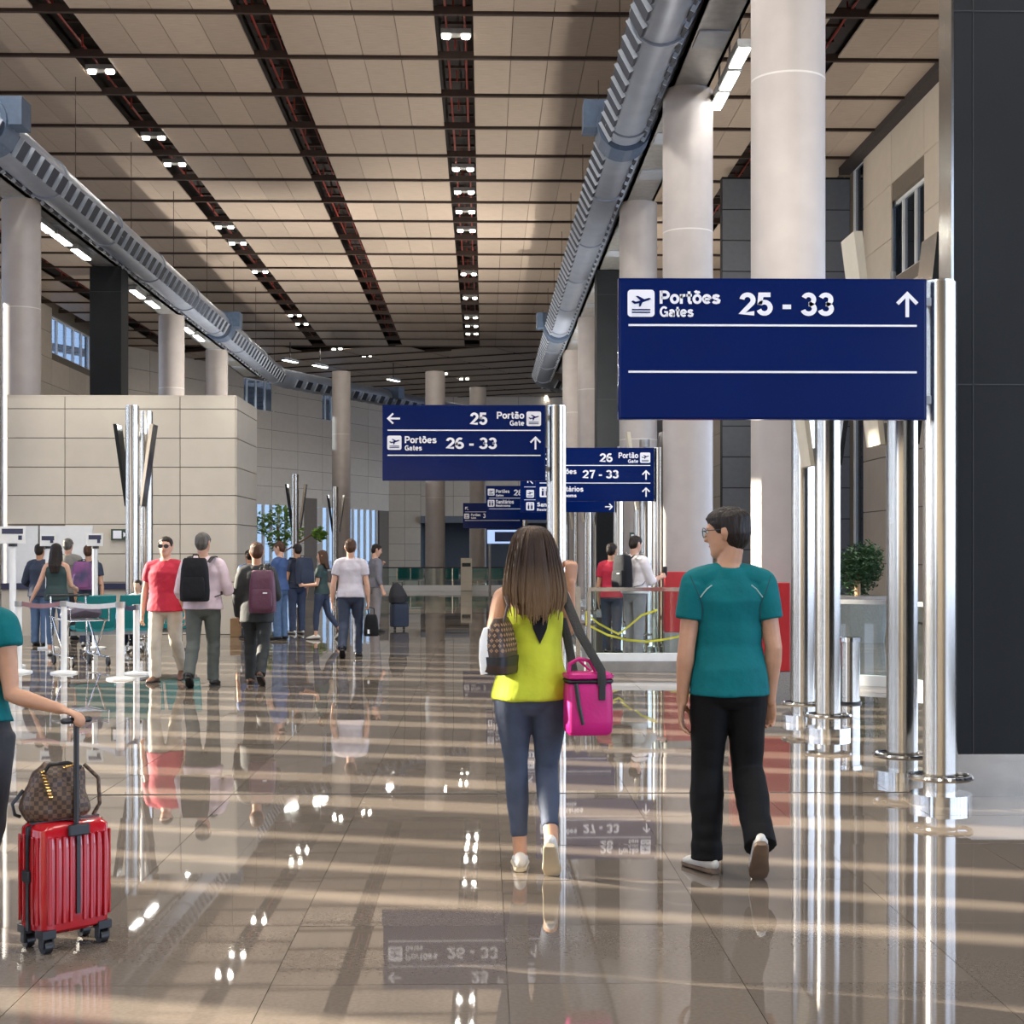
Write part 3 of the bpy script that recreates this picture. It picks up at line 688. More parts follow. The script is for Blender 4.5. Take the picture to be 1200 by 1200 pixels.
# ================================================================== KIOSK
KD = 28.5; kx0, kx1 = X(8, KD), X(276, KD); kd = 2.55; kz = Z(465, KD)
t = thing('kiosk', 'large beige panelled kiosk block behind the queue', 'kiosk', ((kx0 + kx1) / 2, KD, 0)); ww = (kx1 - kx0) / 2
MB().box(-ww + .01, ww - .01, .02, kd, 0, kz - .01).build('core', M['panelback'], t)
rowz = [kz, Z(480, KD), Z(514, KD), Z(548, KD), Z(581, KD), Z(614.5, KD), Z(649, KD), Z(682, KD), 0]
colx = [kx0, X(76, KD), X(211, KD), kx1]; colx = [c - (kx0 + kx1) / 2 for c in colx]
for i in range(3):
    for j in range(8):
        if j in (5, 6, 7) and i < 1: continue
        MB().box(colx[i] + .008, colx[i+1] - .008, 0, .03, rowz[j+1] + .008, rowz[j] - .008).build('panel', M['kpanel'], t)
for j in range(8): MB().box(ww - .012, ww + .02, .035, kd, rowz[j+1] + .008, rowz[j] - .008).build('panel', M['kpanel'], t)
MB().box(-ww, ww + .02, 0, kd, kz - .012, kz + .015).build('roof_cap', M['kpanel'], t)
cxk = (kx0 + kx1) / 2
for a, b in ((8, 46), (47, 110)): MB().box(X(a, KD) - cxk + .01, X(b, KD) - cxk - .01, -.05, .02, .55, Z(616.5, KD)).build('pale_back_panel', M['whitepaint'], t)
MB().box(-ww, X(165, KD) - cxk, -.35, -.05, Z(690, KD), Z(683, KD)).build('counter_edge', M['navybelt'], t)
MB().box(-ww, X(165, KD) - cxk, -.30, -.05, 0, Z(690, KD)).build('counter_front', M['kpanel'], t)
def lbl_small(n, lab, cat, px0, py0, px1, py1, D, m, th=.04): 
    a = at(px0, py1, D); b = at(px1, py0, D)
    o = thing(n, lab, cat, (a.x, D, a.z)); MB().box(0, b.x - a.x, 0, th, 0, b.z - a.z).build('plate', M[m], o); return o, b.x - a.x, b.z - a.z
o, w, h = lbl_small('exit_sign', 'small dark green pictogram sign on the kiosk wall beside the mast', 'sign', 130, 620, 152, 633, KD - .06, 'exit', .05)
mb = MB(); mb.box(.04, .2, -.006, 0, .03, h - .03); mb.build('pictogram', M['white'], o); MB().prism([(w - .12, h * .5 - .05), (w - .05, h * .5), (w - .12, h * .5 + .05)], -.006, 0).build('arrow', M['white'], o)
o, w, h = lbl_small('exit_sign', 'dark pictogram sign on the column behind the man in the white shirt', 'sign', 738, 624, 762, 638, 30.765, 'exit', .05)
MB().box(.03, .18, -.006, 0, .04, h - .04).build('pictogram', M['white'], o); text_part('E', w - .17, w - .05, .05, h - .05, -.001, o)
for k, (px0, px1, py0, py1, D, lab) in enumerate([(0, 30, 617, 637, 20.4, 'white sign board on a post at the frame edge'), (47, 66, 626, 640, 24.3, 'white queue sign board above the dark haired man at the kiosk'), (102, 121, 625, 640, 24.3, 'white queue sign board above the child with the purple backpack')]):
    a = at(px0, py1, D); b = at(px1, py0, D); cx = (a.x + b.x) / 2; w = (b.x - a.x) / 2
    t = thing('queue_sign', lab, 'sign', (cx, D, 0))
    MB().box(-w, w, -.015, .015, a.z, b.z).build('plate', M['whitepaint'], t, bevel=.004)
    MB().box(-w + .03, w - .03, -.02, -.014, b.z - .10, b.z - .03).build('blue_header', M['navybelt'], t)
    MB().cyl(w - .07, 0, a.z + .05, a.z + .11, .03, 12).build('round_mark', M['navybelt'], t)
    MB().cyl(0, 0, .02, a.z, .045, 16).build('pole', M['whitepaint'], t, smooth=True)
    MB().cyl(0, 0, a.z - .04, a.z, .06, 16).build('collar', M['black'], t)
    MB().cyl(0, 0, 0, .025, .17, 24).build('base', M['whitepaint'], t)
# stanchions with belts
def stanchion(px, py_base, py_top, lab, r=.04):
    p = ground(px, py_base); h = Z(py_top, p.y)
    t = thing('stanchion', lab, 'barrier post', p)
    MB().cyl(0, 0, .02, h - .07, r, 18).build('post', M['whitepaint'], t, smooth=True); MB().cyl(0, 0, h - .07, h, r + .012, 18).build('belt_head', M['grey'], t, smooth=True)
    MB().loft([((0, 0, 0), .175, .175), ((0, 0, .02), .17, .17), ((0, 0, .04), .06, .06)], 24).build('base', M['whitepaint'], t, smooth=True); return p, h
s1 = stanchion(22, 788, 704, 'white barrier post under the sign board at the frame edge')
s2 = stanchion(75, 789, 704, 'white barrier post holding the mauve belt')
s3 = stanchion(141, 796, 705, 'thick white barrier post with a pale belt, beside the red shirted man', .05)
s4 = stanchion(160, 790, 708, 'white barrier post right beside the thick one')
def belt(a, b, m, lab):
    (p, h), (q, g_) = a, b; d = (q - p); d.z = 0; L = d.length; n = d.normalized(); pr = V((-n.y, n.x, 0))
    vs = []; mb = MB(); K = 8
    c = (p + q) / 2; t = None
    o = mb
    for side in (-.003, .003):
        pass
    rows = []
    for i in range(K + 1):
        f = i / K; z = h * (1 - f) + g_ * f - .035 - .03 * math.sin(PI * f); pos = p + n * (.05 + (L - .1) * f) - c
        rows.append((pos, z))
    vs = []
    for pos, z in rows:
        for s, zz in ((-.004, -.03), (.004, -.03), (.004, .03), (-.004, .03)): vs.append(pos + pr * s + V((0, 0, z + zz)))
    fs = []
    for i in range(K):
        for k in range(4): fs.append((i*4+k, i*4+(k+1)%4, (i+1)*4+(k+1)%4, (i+1)*4+k))
    fs += [(0, 1, 2, 3), (K*4+3, K*4+2, K*4+1, K*4)]
    ob = mb.add(vs, fs).build('barrier_belt', M[m]); ob.location = c; tag(ob, lab, 'belt')
belt(s1, s2, 'belt', 'mauve printed queue belt stretched between two white posts')
belt(s2, s3, 'beltw', 'pale grey queue belt stretched towards the thick white post')
belt(s3, s4, 'navybelt', 'short dark queue belt joining the two close posts')

# ================================================================== SEATING
def bench(label, x, y, n, rz=0, w=.56, m='teal', group=None):
    t = thing('seat_row', label, 'seats', (x, y, 0), rz, group)
    L = n * w
    MB().box(-L/2, L/2, -.04, .04, .32, .38).build('beam', M['grey'], t)
    for s in range(2):
        xx = -L/2 + .25 + s * (L - .5); mb = MB(); mb.tube([(xx, 0, .35), (xx, 0, .05)], .03); mb.tube([(xx, -.28, .02), (xx, 0, .08), (xx, .28, .02)], .025); mb.build('leg', M['chrome'], t)
    for i in range(n):
        cx = -L/2 + w * (i + .5)
        MB().loft([((cx, -.26, .43), w/2 - .02, .035), ((cx, 0, .41), w/2 - .02, .04), ((cx, .24, .42), w/2 - .02, .04)], 12, side=AX, sq=4).build('seat', M[m], t, smooth=True)
        MB().loft([((cx, .22, .44), w/2 - .02, .03), ((cx, .30, .68), w/2 - .02, .035), ((cx, .36, .92), w/2 - .03, .025)], 12, side=AX, sq=4).build('backrest', M[m], t, smooth=True)
        MB().tube([(cx - w/2, .15, .42), (cx - w/2, .12, .62), (cx - w/2, -.12, .62), (cx - w/2, -.15, .42)], .014, 6).build('armrest', M['chrome'], t)
    return t
for k, (a, b, D) in enumerate(((466, 497, 66.5), (500, 538, 66.5), (553, 590, 66.5), (700, 745, 60))):
    xa, xb = X(a, D), X(b, D); n = max(1, round((xb - xa) / .6)); bench(('teal seat row against the far glass rail, under the column lit along one edge', 'teal seat row at the far rail, beside the pale pillar bin', 'teal seat row at the far rail just beside the woman\'s arm', 'teal seat row seen past the man in the red shirt')[k], (xa + xb) / 2, D, n, PI if k < 3 else 0, (xb - xa) / n)
p = ground(120, 777); bench('nearest teal seat row seen from its back beside the luggage trolley', p.x - .22, p.y + 1.5, 2, PI + .45, .62)
p = ground(160, 765); bench('teal seat row where the child sits, behind the red polo shirt', p.x + .33, p.y, 2, -.17, .62)

# far glass rail
def balustrade(label, pts, h, m='glass', base=.12, posts=1.5, rail='grey', curb=None):
    c = V(pts[0]); t = thing('glass_balustrade', label, 'railing', c)
    for a, b in zip(pts[:-1], pts[1:]):
        a = V(a) - c; b = V(b) - c; d = b - a; L = d.length; d.normalize(); n = max(1, round(L / posts)); Rm = Matrix.Translation(a) @ Matrix((d, V((-d.y, d.x, 0)), V((0, 0, 1)))).transposed().to_4x4()
        if curb: MB().box(-.05, L + .05, -.12, .25, 0, curb, Rm).build('curb', M['grey'], t)
        z0 = curb or 0
        MB().box(0, L, -.05, .05, z0, z0 + base, Rm).build('base_channel', M['whitepaint'], t)
        MB().box(0, L, -.03, .03, h - .03, h + .02, Rm).build('handrail', M[rail], t)
        for i in range(n):
            MB().box(L * i / n + .03, L * (i + 1) / n - .03, -.008, .008, z0 + base, h - .03, Rm).build('glass_panel', M[m], t)
            MB().box(L * i / n - .02, L * i / n + .02, -.03, .03, z0, h - .03, Rm).build('rail_post', M['chrome'], t)
        MB().box(L - .02, L + .02, -.03, .03, z0, h - .03, Rm).build('rail_post', M['chrome'], t)
    return t
Df = 61.6
balustrade('far glass rail with a dark handrail across the end of the hall', [(X(400, Df), Df, 0), (X(660, Df), Df, 0)], .95, base=.22, posts=2.05, rail='black')
Dg = 19.5
balustrade('side run of glass balustrade leading away behind the warning post', [(X(690, Dg) - .12, 25.5, 0), (X(690, Dg) - .12, Dg + .3, 0)], 1.08, base=.10, posts=1.9, rail='chrome', curb=.14)
balustrade('glass balustrade on a grey curb round the opening behind the teal shirted man', [(X(690, Dg), Dg, 0), (X(868, Dg), Dg, 0)], 1.08, base=.10, posts=1.9, rail='chrome', curb=.14)
balustrade('curved glass railing below the dark bush at the thick steel posts', [(X(982, 17.6), 17.6, 0), (X(1046, 17.2), 17.2, 0), (X(1120, 16.0), 16.0, 0)], .98, base=.12, posts=.9, rail='grey')
# pale pillar bin
o, w, h = lbl_small('pillar_bin', 'pale square pillar bin standing at the far glass rail', 'bin', 540, 654, 553, 692, 61, 'cream', .45)
MB().box(.05, w - .05, -.012, 0, h - .35, h - .2).build('slot', M['black'], o)
# far screen board
D = 60; a = at(571, 637, D); b = at(633, 621, D)
t = thing('display_board', 'pale blue lit display board with a dark screen behind the woman\'s hair', 'display', ((a.x + b.x) / 2, D, 0)); w = (b.x - a.x) / 2
MB().box(-w, w, -.06, .06, a.z, b.z).build('casing', M['screen'], t); MB().box(-w + .3, -w + 1.3, -.075, -.061, a.z + .08, b.z - .08).build('screen', M['screen2'], t)
for s in (-w + .1, w - .1): MB().cyl(s, .1, 0, b.z, .05, 12).build('pole', M['grey'], t)
# red boxes at the column feet
for px0, px1, pyt, pyb, D, lab in ((779, 842, 670, 741, 22.6, 'red box at the foot of the column beyond the balustrade'), (858, 926, 683, 787, 15.3, 'tall red box beside the teal shirted man, on a speckled base')):
    a = at(px0, pyb, D); b = at(px1, pyt, D); t = thing('red_box', lab, 'cabinet', ((a.x + b.x) / 2, D, 0)); w = (b.x - a.x) / 2
    MB().box(-w, w, 0, .22, a.z, b.z).build('body', M['red'], t, bevel=.008); MB().box(-w, w, .0, .22, 0, a.z - .004).build('base', M['speckle'], t)
# stainless bin
p = ground(995, 824); t = thing('ash_bin', 'slim stainless ash bin with a round tray between the steel posts', 'bin', p)
MB().cyl(0, 0, .01, Z(752, p.y), .11, 24).build('body', M['steel'], t, smooth=True); MB().cyl(0, 0, Z(752, p.y), Z(747, p.y), .125, 24).build('tray', M['chrome'], t, smooth=True); MB().cyl(0, 0, 0, .02, .13, 24).build('base', M['black'], t)
# plants
def leaves(mb, c, R, n, s, flat=1.0):
    for i in range(n):
        d = V((random.gauss(0, 1), random.gauss(0, 1), random.gauss(0, 1))); d.normalize(); d *= R * random.uniform(.45, 1) ; d.z *= flat
        q = V(c) + d; u = V((random.uniform(-1, 1), random.uniform(-1, 1), random.uniform(-.6, .6))).normalized(); w = u.cross(V((random.uniform(-1, 1), random.uniform(-1, 1), 1))).normalized()
        mb.add([q - u * s, q + w * s * .45, q + u * s, q - w * s * .45, q + u.cross(w) * s * .15], [(0, 1, 4), (1, 2, 4), (2, 3, 4), (3, 0, 4)])
D = 26; a = at(984, 697, D); b = at(1026, 638, D)
t = thing('bush', 'dark green clipped bush in a planter beyond the steel posts', 'plant', ((a.x + b.x) / 2, D, 0)); mb = MB()
for q in range(7): leaves(mb, (random.uniform(-.28, .28), random.uniform(-.2, .2), random.uniform(a.z + .25, b.z - .22)), .34, 420, .045)
stuff(mb.build('foliage', M['leaf'], t)); MB().tube([(0, 0, .5), (0, 0, 1.2)], .05).build('stem', M['carton'], t)
MB().loft([((0, 0, 0), .42, .42), ((0, 0, .75), .5, .5), ((0, 0, .8), .5, .5)], 24, sq=4).build('planter', M['speckle'], t)
D = 60; c = at(325, 620, D)
t = thing('tall_plant', 'lime leafed tall potted plant in front of the far windows', 'plant', (c.x, D, 0)); mb = MB()
for dx, dz_, r in ((-.6, .2, .5), (.1, .5, .55), (.6, -.1, .5), (.0, -.4, .5), (1.7, -.2, .3)): leaves(mb, (dx, 0, c.z + dz_), r, 160, .12)
stuff(mb.build('foliage', M['leaf2'], t)); mb = MB(); mb.tube([(0, 0, .4), (.1, 0, 1.5), (.0, 0, 2.6)], .05); mb.tube([(.1, 0, 1.5), (1.6, 0, 2.4)], .03); mb.build('stem', M['carton'], t)
MB().loft([((0, 0, 0), .3, .3), ((0, 0, .55), .4, .4)], 20).build('pot', M['plaster'], t)
# luggage trolley
p = ground(94, 779); t = thing('luggage_trolley', 'wire luggage trolley with bundled coats by the nearest teal seats', 'trolley', p, .6)
mb = MB()
for s in (-.25, .25):
    mb.tube([(s, -.4, .12), (s, .35, .14), (s, .45, .5), (s, .5, .95)], .014); mb.tube([(s, -.3, .62), (s, .12, .14)], .012); mb.tube([(s, -.1, .12), (s, .42, .66)], .012)
mb.build('frame', M['chrome'], t); mb = MB()
for i in range(7): z = .55 + i * .03; mb.tube([(-.27, -.35 + i * .1, .62), (.27, -.35 + i * .1, .62)], .006)
for s in (-.27, .27): mb.tube([(s, -.38, .62), (s, .45, .66)], .01); mb.tube([(s, -.38, .78), (s, .45, .80)], .01); mb.tube([(s, -.38, .62), (s, -.38, .78)], .008)
mb.build('basket', M['chrome'], t); MB().tube([(-.3, .5, .95), (.3, .5, .95)], .02).build('push_bar', M['black'], t)
for q in ((-.25, -.4), (.25, -.4), (-.25, .35), (.25, .35)): MB().loft([((q[0] - .015, q[1], .06), .06, .06), ((q[0] + .015, q[1], .06), .06, .06)], 16).build('wheel', M['black'], t)
M['coat'] = mat('grey violet cloth', (0.10, 0.085, 0.12), .8, noise_amt=.25, bump=.5, bscale=12)
MB().loft([((-.2, 0, .70), .12, .07), ((0, .02, .76), .2, .12), ((.22, .0, .72), .14, .08)], 12, side=AY, round_ends=True).build('folded_coat', M['coat'], t, smooth=True); t_tro = t
# cardboard box on a small cart
p = ground(282, 746); t = thing('carton', 'brown cardboard carton on the floor behind the man in black', 'box', p); MB().box(-.17, .17, -.15, .15, 0, .34).build('body', M['carton'], t, bevel=.006); MB().box(-.03, .03, -.153, .153, .335, .343).build('tape', M['cream'], t)
# caution tape behind the balustrade
def strip(path, hw, m, name, lab, cat):
    c = V(path[0]); mb = MB(); vs = []; fs = []
    for i, p in enumerate(path):
        p = V(p) - c; k = .15 * math.sin(i * 2.1)
        for s in (-1, 1): vs += [p + V((0, -.002, s * hw)) + V((0, k * hw * s, 0)), p + V((0, .002, s * hw)) + V((0, k * hw * s, 0))]
    for i in range(len(path) - 1):
        b0 = i * 4; n0 = b0 + 4
        for q in ((0, 1), (1, 3), (3, 2), (2, 0)): fs.append((b0 + q[0], b0 + q[1], n0 + q[1], n0 + q[0]))
    o = mb.add(vs, fs).build(name, M[m]); o.location = c; return tag(o, lab, cat)
dq = Dg + .9
strip([at(px, py, dq) for px, py in ((689, 715), (693, 724), (702, 731), (715, 738), (725, 743), (738, 733), (752, 721), (770, 715))], .015, 'tape', 'caution_tape', 'yellow caution tape sagging behind the glass balustrade', 'tape')
strip([at(px, py, dq + .48 - .02 * i_) for i_, (px, py) in enumerate(((690, 733), (712, 744), (735, 750), (758, 752), (775, 750), (800, 745), (820, 738), (845, 730)))], .015, 'tape', 'caution_tape', 'lower yellow tape running behind the teal shirted man', 'tape')
D = 20.9; x = X(689, D); t = thing('warning_post', 'thin black and yellow post behind the balustrade corner', 'barrier post', (x, D, 0))
MB().cyl(0, 0, .02, Z(714, D), .018, 12).build('pole', M['black'], t, smooth=True); MB().cyl(0, 0, Z(733, D), Z(716, D), .03, 12).build('yellow_band', M['tape'], t, smooth=True); MB().cyl(0, 0, 0, .03, .14, 20).build('base', M['black'], t)

# ================================================================== PEOPLE
def cloth(name, c, **k):
    k.setdefault('noise_amt', .14); k.setdefault('nscale', 9); k.setdefault('bump', .35); k.setdefault('bscale', 14)
    M[name] = mat(name, c, k.pop('rough', .75), **k); return name
M['skin'] = mat('tan skin', (0.50, 0.27, 0.165), .5, noise_amt=.10, nscale=25, spec=.4)
M['skin2'] = mat('light skin', (0.58, 0.34, 0.24), .5, noise_amt=.10, nscale=25, spec=.4)
M['hairdark'] = mat('dark hair', (0.018, 0.012, 0.009), .5, noise_amt=.4, nscale=30, stretch=(1, 1, .15), bump=.6, bscale=60, spec=.25)
M['hairbrown'] = mat('brown hair', (0.075, 0.035, 0.018), .5, noise_amt=.4, nscale=30, stretch=(1, 1, .12), bump=.6, bscale=60, spec=.25)
M['hairgrey'] = mat('grey hair', (0.12, 0.11, 0.10), .55, noise_amt=.5, nscale=30, stretch=(1, 1, .2), bump=.5, bscale=60, spec=.25)
M['lip'] = mat('lip', (0.40, 0.17, 0.13), .45, noise_amt=.05); M['eyewhite'] = mat('eye white', (0.8, 0.78, 0.75), .25, noise_amt=.03); M['iris'] = mat('iris', (0.02, 0.012, 0.008), .15, noise_amt=.05)
cloth('tealshirt', (0.0, 0.125, 0.14), rough=.75, spec=.2); cloth('blacktrack', (0.006, 0.006, 0.0065), rough=.7, bump=.3, bscale=9, spec=.15)
cloth('neon', (0.54, 0.60, 0.03), rough=.8, bump=.25); cloth('denim', (0.032, 0.043, 0.072), col2=(0.055, 0.072, 0.115), bump=.3, nscale=7)
cloth('redpolo', (0.42, 0.008, 0.035)); cloth('khaki', (0.56, 0.51, 0.42)); cloth('pinkshirt', (0.62, 0.50, 0.55)); cloth('greenslacks', (0.075, 0.085, 0.075))
cloth('blacksuit', (0.014, 0.017, 0.018)); cloth('coral', (0.55, 0.10, 0.06)); cloth('navy', (0.02, 0.03, 0.06)); cloth('blueshirt', (0.035, 0.075, 0.20)); cloth('jeans', (0.07, 0.13, 0.25), bump=.2)
cloth('darkgreen', (0.02, 0.045, 0.045)); cloth('lilacpolo', (0.50, 0.47, 0.52)); cloth('greysweater', (0.16, 0.16, 0.19)); cloth('greypants', (0.25, 0.23, 0.24)); cloth('darkjeans', (0.025, 0.04, 0.085))
cloth('whiteshirt', (0.68, 0.64, 0.66)); cloth('greyjacket', (0.20, 0.19, 0.17)); cloth('beigetop', (0.50, 0.38, 0.28)); cloth('maroon', (0.085, 0.022, 0.05), rough=.5); cloth('blacknylon', (0.011, 0.012, 0.015), rough=.8, spec=.2)
cloth('purple', (0.24, 0.07, 0.22), col2=(0.04, 0.04, 0.10), nscale=3); cloth('darkcoat', (0.02, 0.02, 0.025)); cloth('magenta', (0.52, 0.005, 0.17), rough=.45, bump=.15)
M['shoeblack'] = mat('black leather', (0.015, 0.013, 0.012), .4, noise_amt=.2); M['shoebrown'] = mat('brown leather', (0.13, 0.06, 0.035), .45, noise_amt=.2)
M['shoewhite'] = mat('white trainer', (0.62, 0.60, 0.55), .6, noise_amt=.1); M['solecream'] = mat('cream sole', (0.60, 0.50, 0.34), .6, noise_amt=.1); M['solebrown'] = mat('worn sole', (0.17, 0.11, 0.07), .7, noise_amt=.3)
M['gold'] = mat('gold metal', (0.85, 0.60, 0.22), .25, 1.0, noise_amt=.05); M['webbing'] = mat('black webbing', (0.014, 0.014, 0.012), .6, noise_amt=.2, bump=.3, bscale=150)

def hand(mb, wrist, f, nrm, s, curl, k, thumb=.6, flip=1):
    """palm, four fingers and a thumb; f forearm direction, nrm palm normal (fingers curl to it), s side towards the thumb"""
    P = lambda a, b, c: wrist + f * a * k + s * b * k + nrm * c * k
    mb.loft([(P(-.02, 0, 0), .021 * k, .027 * k), (P(.02, 0, 0), .016 * k, .034 * k), (P(.06, 0, .002), .014 * k, .041 * k), (P(.098, -.002, .004), .012 * k, .040 * k)], 12, side=nrm, round_ends=True)
    for i, (off, ln) in enumerate(((.032, .072), (.0105, .080), (-.0105, .074), (-.031, .058))):
        c = curl * (1 + .08 * i); p = P(.095, off, .004); a = .12 + c * .55; d = off * 3.2; pts = [(P(.075, off * .95, .003), .0095 * k, .0095 * k), (p, .0092 * k, .0092 * k)]
        for seg, q in ((.44, .0088), (.31, .0080), (.25, .0066)):
            dirn = (f * math.cos(a) + nrm * math.sin(a) + s * d * .25).normalized(); p = p + dirn * ln * seg * k; pts.append((p, q * k, q * k)); a += c
        mb.loft(pts, 8, side=s, round_ends=True)
    t0 = P(.02, .022, .006); t1 = P(.052, .05, .018 + .012 * thumb); t2 = P(.084, .050 - .012 * curl, .028 + .022 * thumb); t3 = P(.106, .040 - .022 * curl, .034 + .026 * thumb)
    mb.loft([(t0, .014 * k, .014 * k), (t1, .0115 * k, .0115 * k), (t2, .0098 * k, .0098 * k), (t3, .0078 * k, .0078 * k)], 8, side=f, round_ends=True)

import numpy as np
def disp(me, fn):
    n = len(me.vertices); co = np.empty(n * 3, 'f'); no = np.empty(n * 3, 'f'); me.vertices.foreach_get('co', co); me.vertex_normals.foreach_get('vector', no)
    co = co.reshape(-1, 3); no = no.reshape(-1, 3); a = np.array([fn(x, y, z) for x, y, z in co.tolist()], 'f')
    me.vertices.foreach_set('co', (co + no * a[:, None]).ravel()); me.update()
NZ = lambda x, y, z: noise.noise((x, y, z))
class Ctx: pass
def person(label, px, fy, H=1.75, face=0, lth=(0, .04, -1), lsh=(0, -.04, -1), rth=(0, -.02, -1), rsh=(0, -.06, -1),
           lua=(-.16, -.02, -1), lfa=(-.06, .16, -1), rua=(.16, -.02, -1), rfa=(.06, .16, -1), hyaw=0, hpitch=0, shirt='whiteshirt', hem=.505, sleeve=.55, loose=1.0,
           pants='navy', slim=False, shoe='shoeblack', hair='hairdark', hairstyle='short', skin='skin', bw=1.0, vox=.011, lfoot=None, rfoot=None, lcurl=.42, rcurl=.42,
           lpalm=None, rpalm=None, group=None, female=False, loc=None, coat=None, sole=None, seat=None, ankle_gap=.045, flare=None, tee=None, cap=1.0, bust=False, off=(0, 0)):
    h = H; near = vox < .009
    K = Ctx(); nz = lambda v: V(v).normalized()
    lth, lsh, rth, rsh, lua, lfa, rua, rfa = map(nz, (lth, lsh, rth, rsh, lua, lfa, rua, rfa))
    hw = .052 * h * bw * (1.08 if female else 1); sw = (.088 if female else .098) * h * bw
    hipL, hipR = V((-hw, 0, 0)), V((hw, 0, 0)); TH, SHN = .238 * h, .233 * h
    kL, kR = hipL + lth * TH, hipR + rth * TH; aL, aR = kL + lsh * SHN, kR + rsh * SHN
    fk = h / 1.75
    plant = 'L' if rsh.y < -.25 else 'R' if lsh.y < -.25 else None
    def foot(ank, d, yaw0):
        d = nz(d or (math.sin(math.radians(yaw0)), math.cos(math.radians(yaw0)), 0)); up = V((0, 0, 1)) - d * d.z
        up = up.normalized() if up.length > .05 else V((0, -1, 0)); return d, up
    dL, uL = foot(aL, lfoot, -8); dR, uR = foot(aR, rfoot, 8)
    if plant and not seat:
        lw = lambda a, d, u: min((a + d * q * fk - u * .085 * fk).z for q in (-.06, .17))
        for _ in range(60):
            if plant == 'L':
                if lw(aR, dR, uR) >= lw(aL, dL, uL): break
                rsh = (rsh + V((0, -.02, .012))).normalized(); aR = kR + rsh * SHN
            else:
                if lw(aL, dL, uL) >= lw(aR, dR, uR): break
                lsh = (lsh + V((0, -.02, .012))).normalized(); aL = kL + lsh * SHN
    lows = [min((a + d * s * fk - u * .085 * fk).z for s in (-.06, .17)) for a, d, u in ((aL, dL, uL), (aR, dR, uR))]
    low = min(min((a + d * s * fk - u * .085 * fk).z for s in (-.06, .17)) for a, d, u in ((aL, dL, uL), (aR, dR, uR)))
    if seat: low = -seat
    up = V((0, 0, -low + .002)); pel = up.copy()
    hipL, hipR, kL, kR, aL, aR = [p + up for p in (hipL, hipR, kL, kR, aL, aR)]
    z0 = pel.z; B = lambda f: z0 + (f - .52) * h      # torso height from a standing fraction
    shL, shR = V((-sw, 0, B(.787))), V((sw, 0, B(.787)))
    UA, FA = .172 * h, .150 * h
    eL, eR = shL + lua * UA, shR + rua * UA; wL, wR = eL + lfa * FA, eR + rfa * FA
    if loc is None: loc = ground(px, fy)
    root = thing('person', label, 'person', (loc[0] + off[0], loc[1] + off[1], 0), math.radians(face), group)
    # ---------------- body: one skin surface
    mb = MB(); r = lambda *q: [(V((0, y, B(f))), a * h * bw, b * h) for f, y, a, b in q]
    fm = .95 if female else 1
    mb.loft(r((.505, 0, .060, .045), (.53, -.004, .080, .055), (.56, -.004, .088 * (1.04 if female else 1), .06), (.62, .002, .070 * fm, .052), (.69, .006, .083 * fm, .058), (.76, .002, .095 * fm, .062), (.80, -.002, .092 * fm, .052), (.825, -.004, .066, .04), (.84, -.004, .036, .034)), 20, round_ends=True)
    nk = .030 if female else .034
    Nb = V((0, -.006 * h, B(.825))); HR = Matrix.Translation(V((0, -.004 * h, B(.865)))) @ Matrix.Rotation(math.radians(hyaw), 4, 'Z') @ Matrix.Rotation(math.radians(hpitch), 4, 'X')
    HZd = HR.to_3x3() @ V((0, 0, 1))
    Hd = lambda x, y, z: HR @ V((x * h, y * h, (z - .865) * h))
    mb.loft([(Nb, nk * 1.25 * h, nk * 1.1 * h), (V((0, -.004 * h, B(.85))), nk * h, nk * h), (Hd(0, -.008, .885), nk * .98 * h, nk * h), (Hd(0, -.004, .91), nk * h, nk * h)], 14, round_ends=True)
    sk = [(.866, .034, .010, .010), (.870, .029, .019, .019), (.878, .020, .028, .029), (.889, .012, .034, .039), (.903, .006, .0385, .047), (.920, .003, .0415, .0525), (.938, .001, .043, .0550), (.956, -.001, .0435, .0560), (.972, -.003, .041, .0535), (.986, -.005, .033, .044), (.996, -.006, .019, .026), (.999, -.006, .006, .008)]
    mb.loft([(Hd(0, y, z), a * h, b * h) for z, y, a, b in sk], 22, side=HR.to_3x3() @ AX, tdir=HZd)
    mb.loft([(Hd(0, .050, .943), .0055 * h, .006 * h), (Hd(0, .059, .928), .0075 * h, .009 * h), (Hd(0, .061, .918), .0095 * h, .009 * h), (Hd(0, .048, .911), .006 * h, .006 * h)], 10, side=HR.to_3x3() @ AX, round_ends=True)  # nose
    mb.loft([(Hd(-.026, .046, .949), .006 * h, .006 * h), (Hd(0, .053, .951), .006 * h, .006 * h), (Hd(.026, .046, .949), .006 * h, .006 * h)], 8, side=V((0, 0, 1)), round_ends=True)  # brow
    mb.loft([(Hd(0, .038, .872), .010 * h, .009 * h), (Hd(0, .042, .880), .012 * h, .009 * h)], 8, round_ends=True)
    for s in (-1, 1): mb.loft([(Hd(s * .043, -.006, .916), .0045 * h, .007 * h), (Hd(s * .0475, -.009, .930), .005 * h, .012 * h), (Hd(s * .048, -.010, .944), .0045 * h, .0125 * h), (Hd(s * .044, -.005, .951), .004 * h, .008 * h)], 8, side=HR.to_3x3() @ AX, round_ends=True)
    ar = .9 if female else 1.0
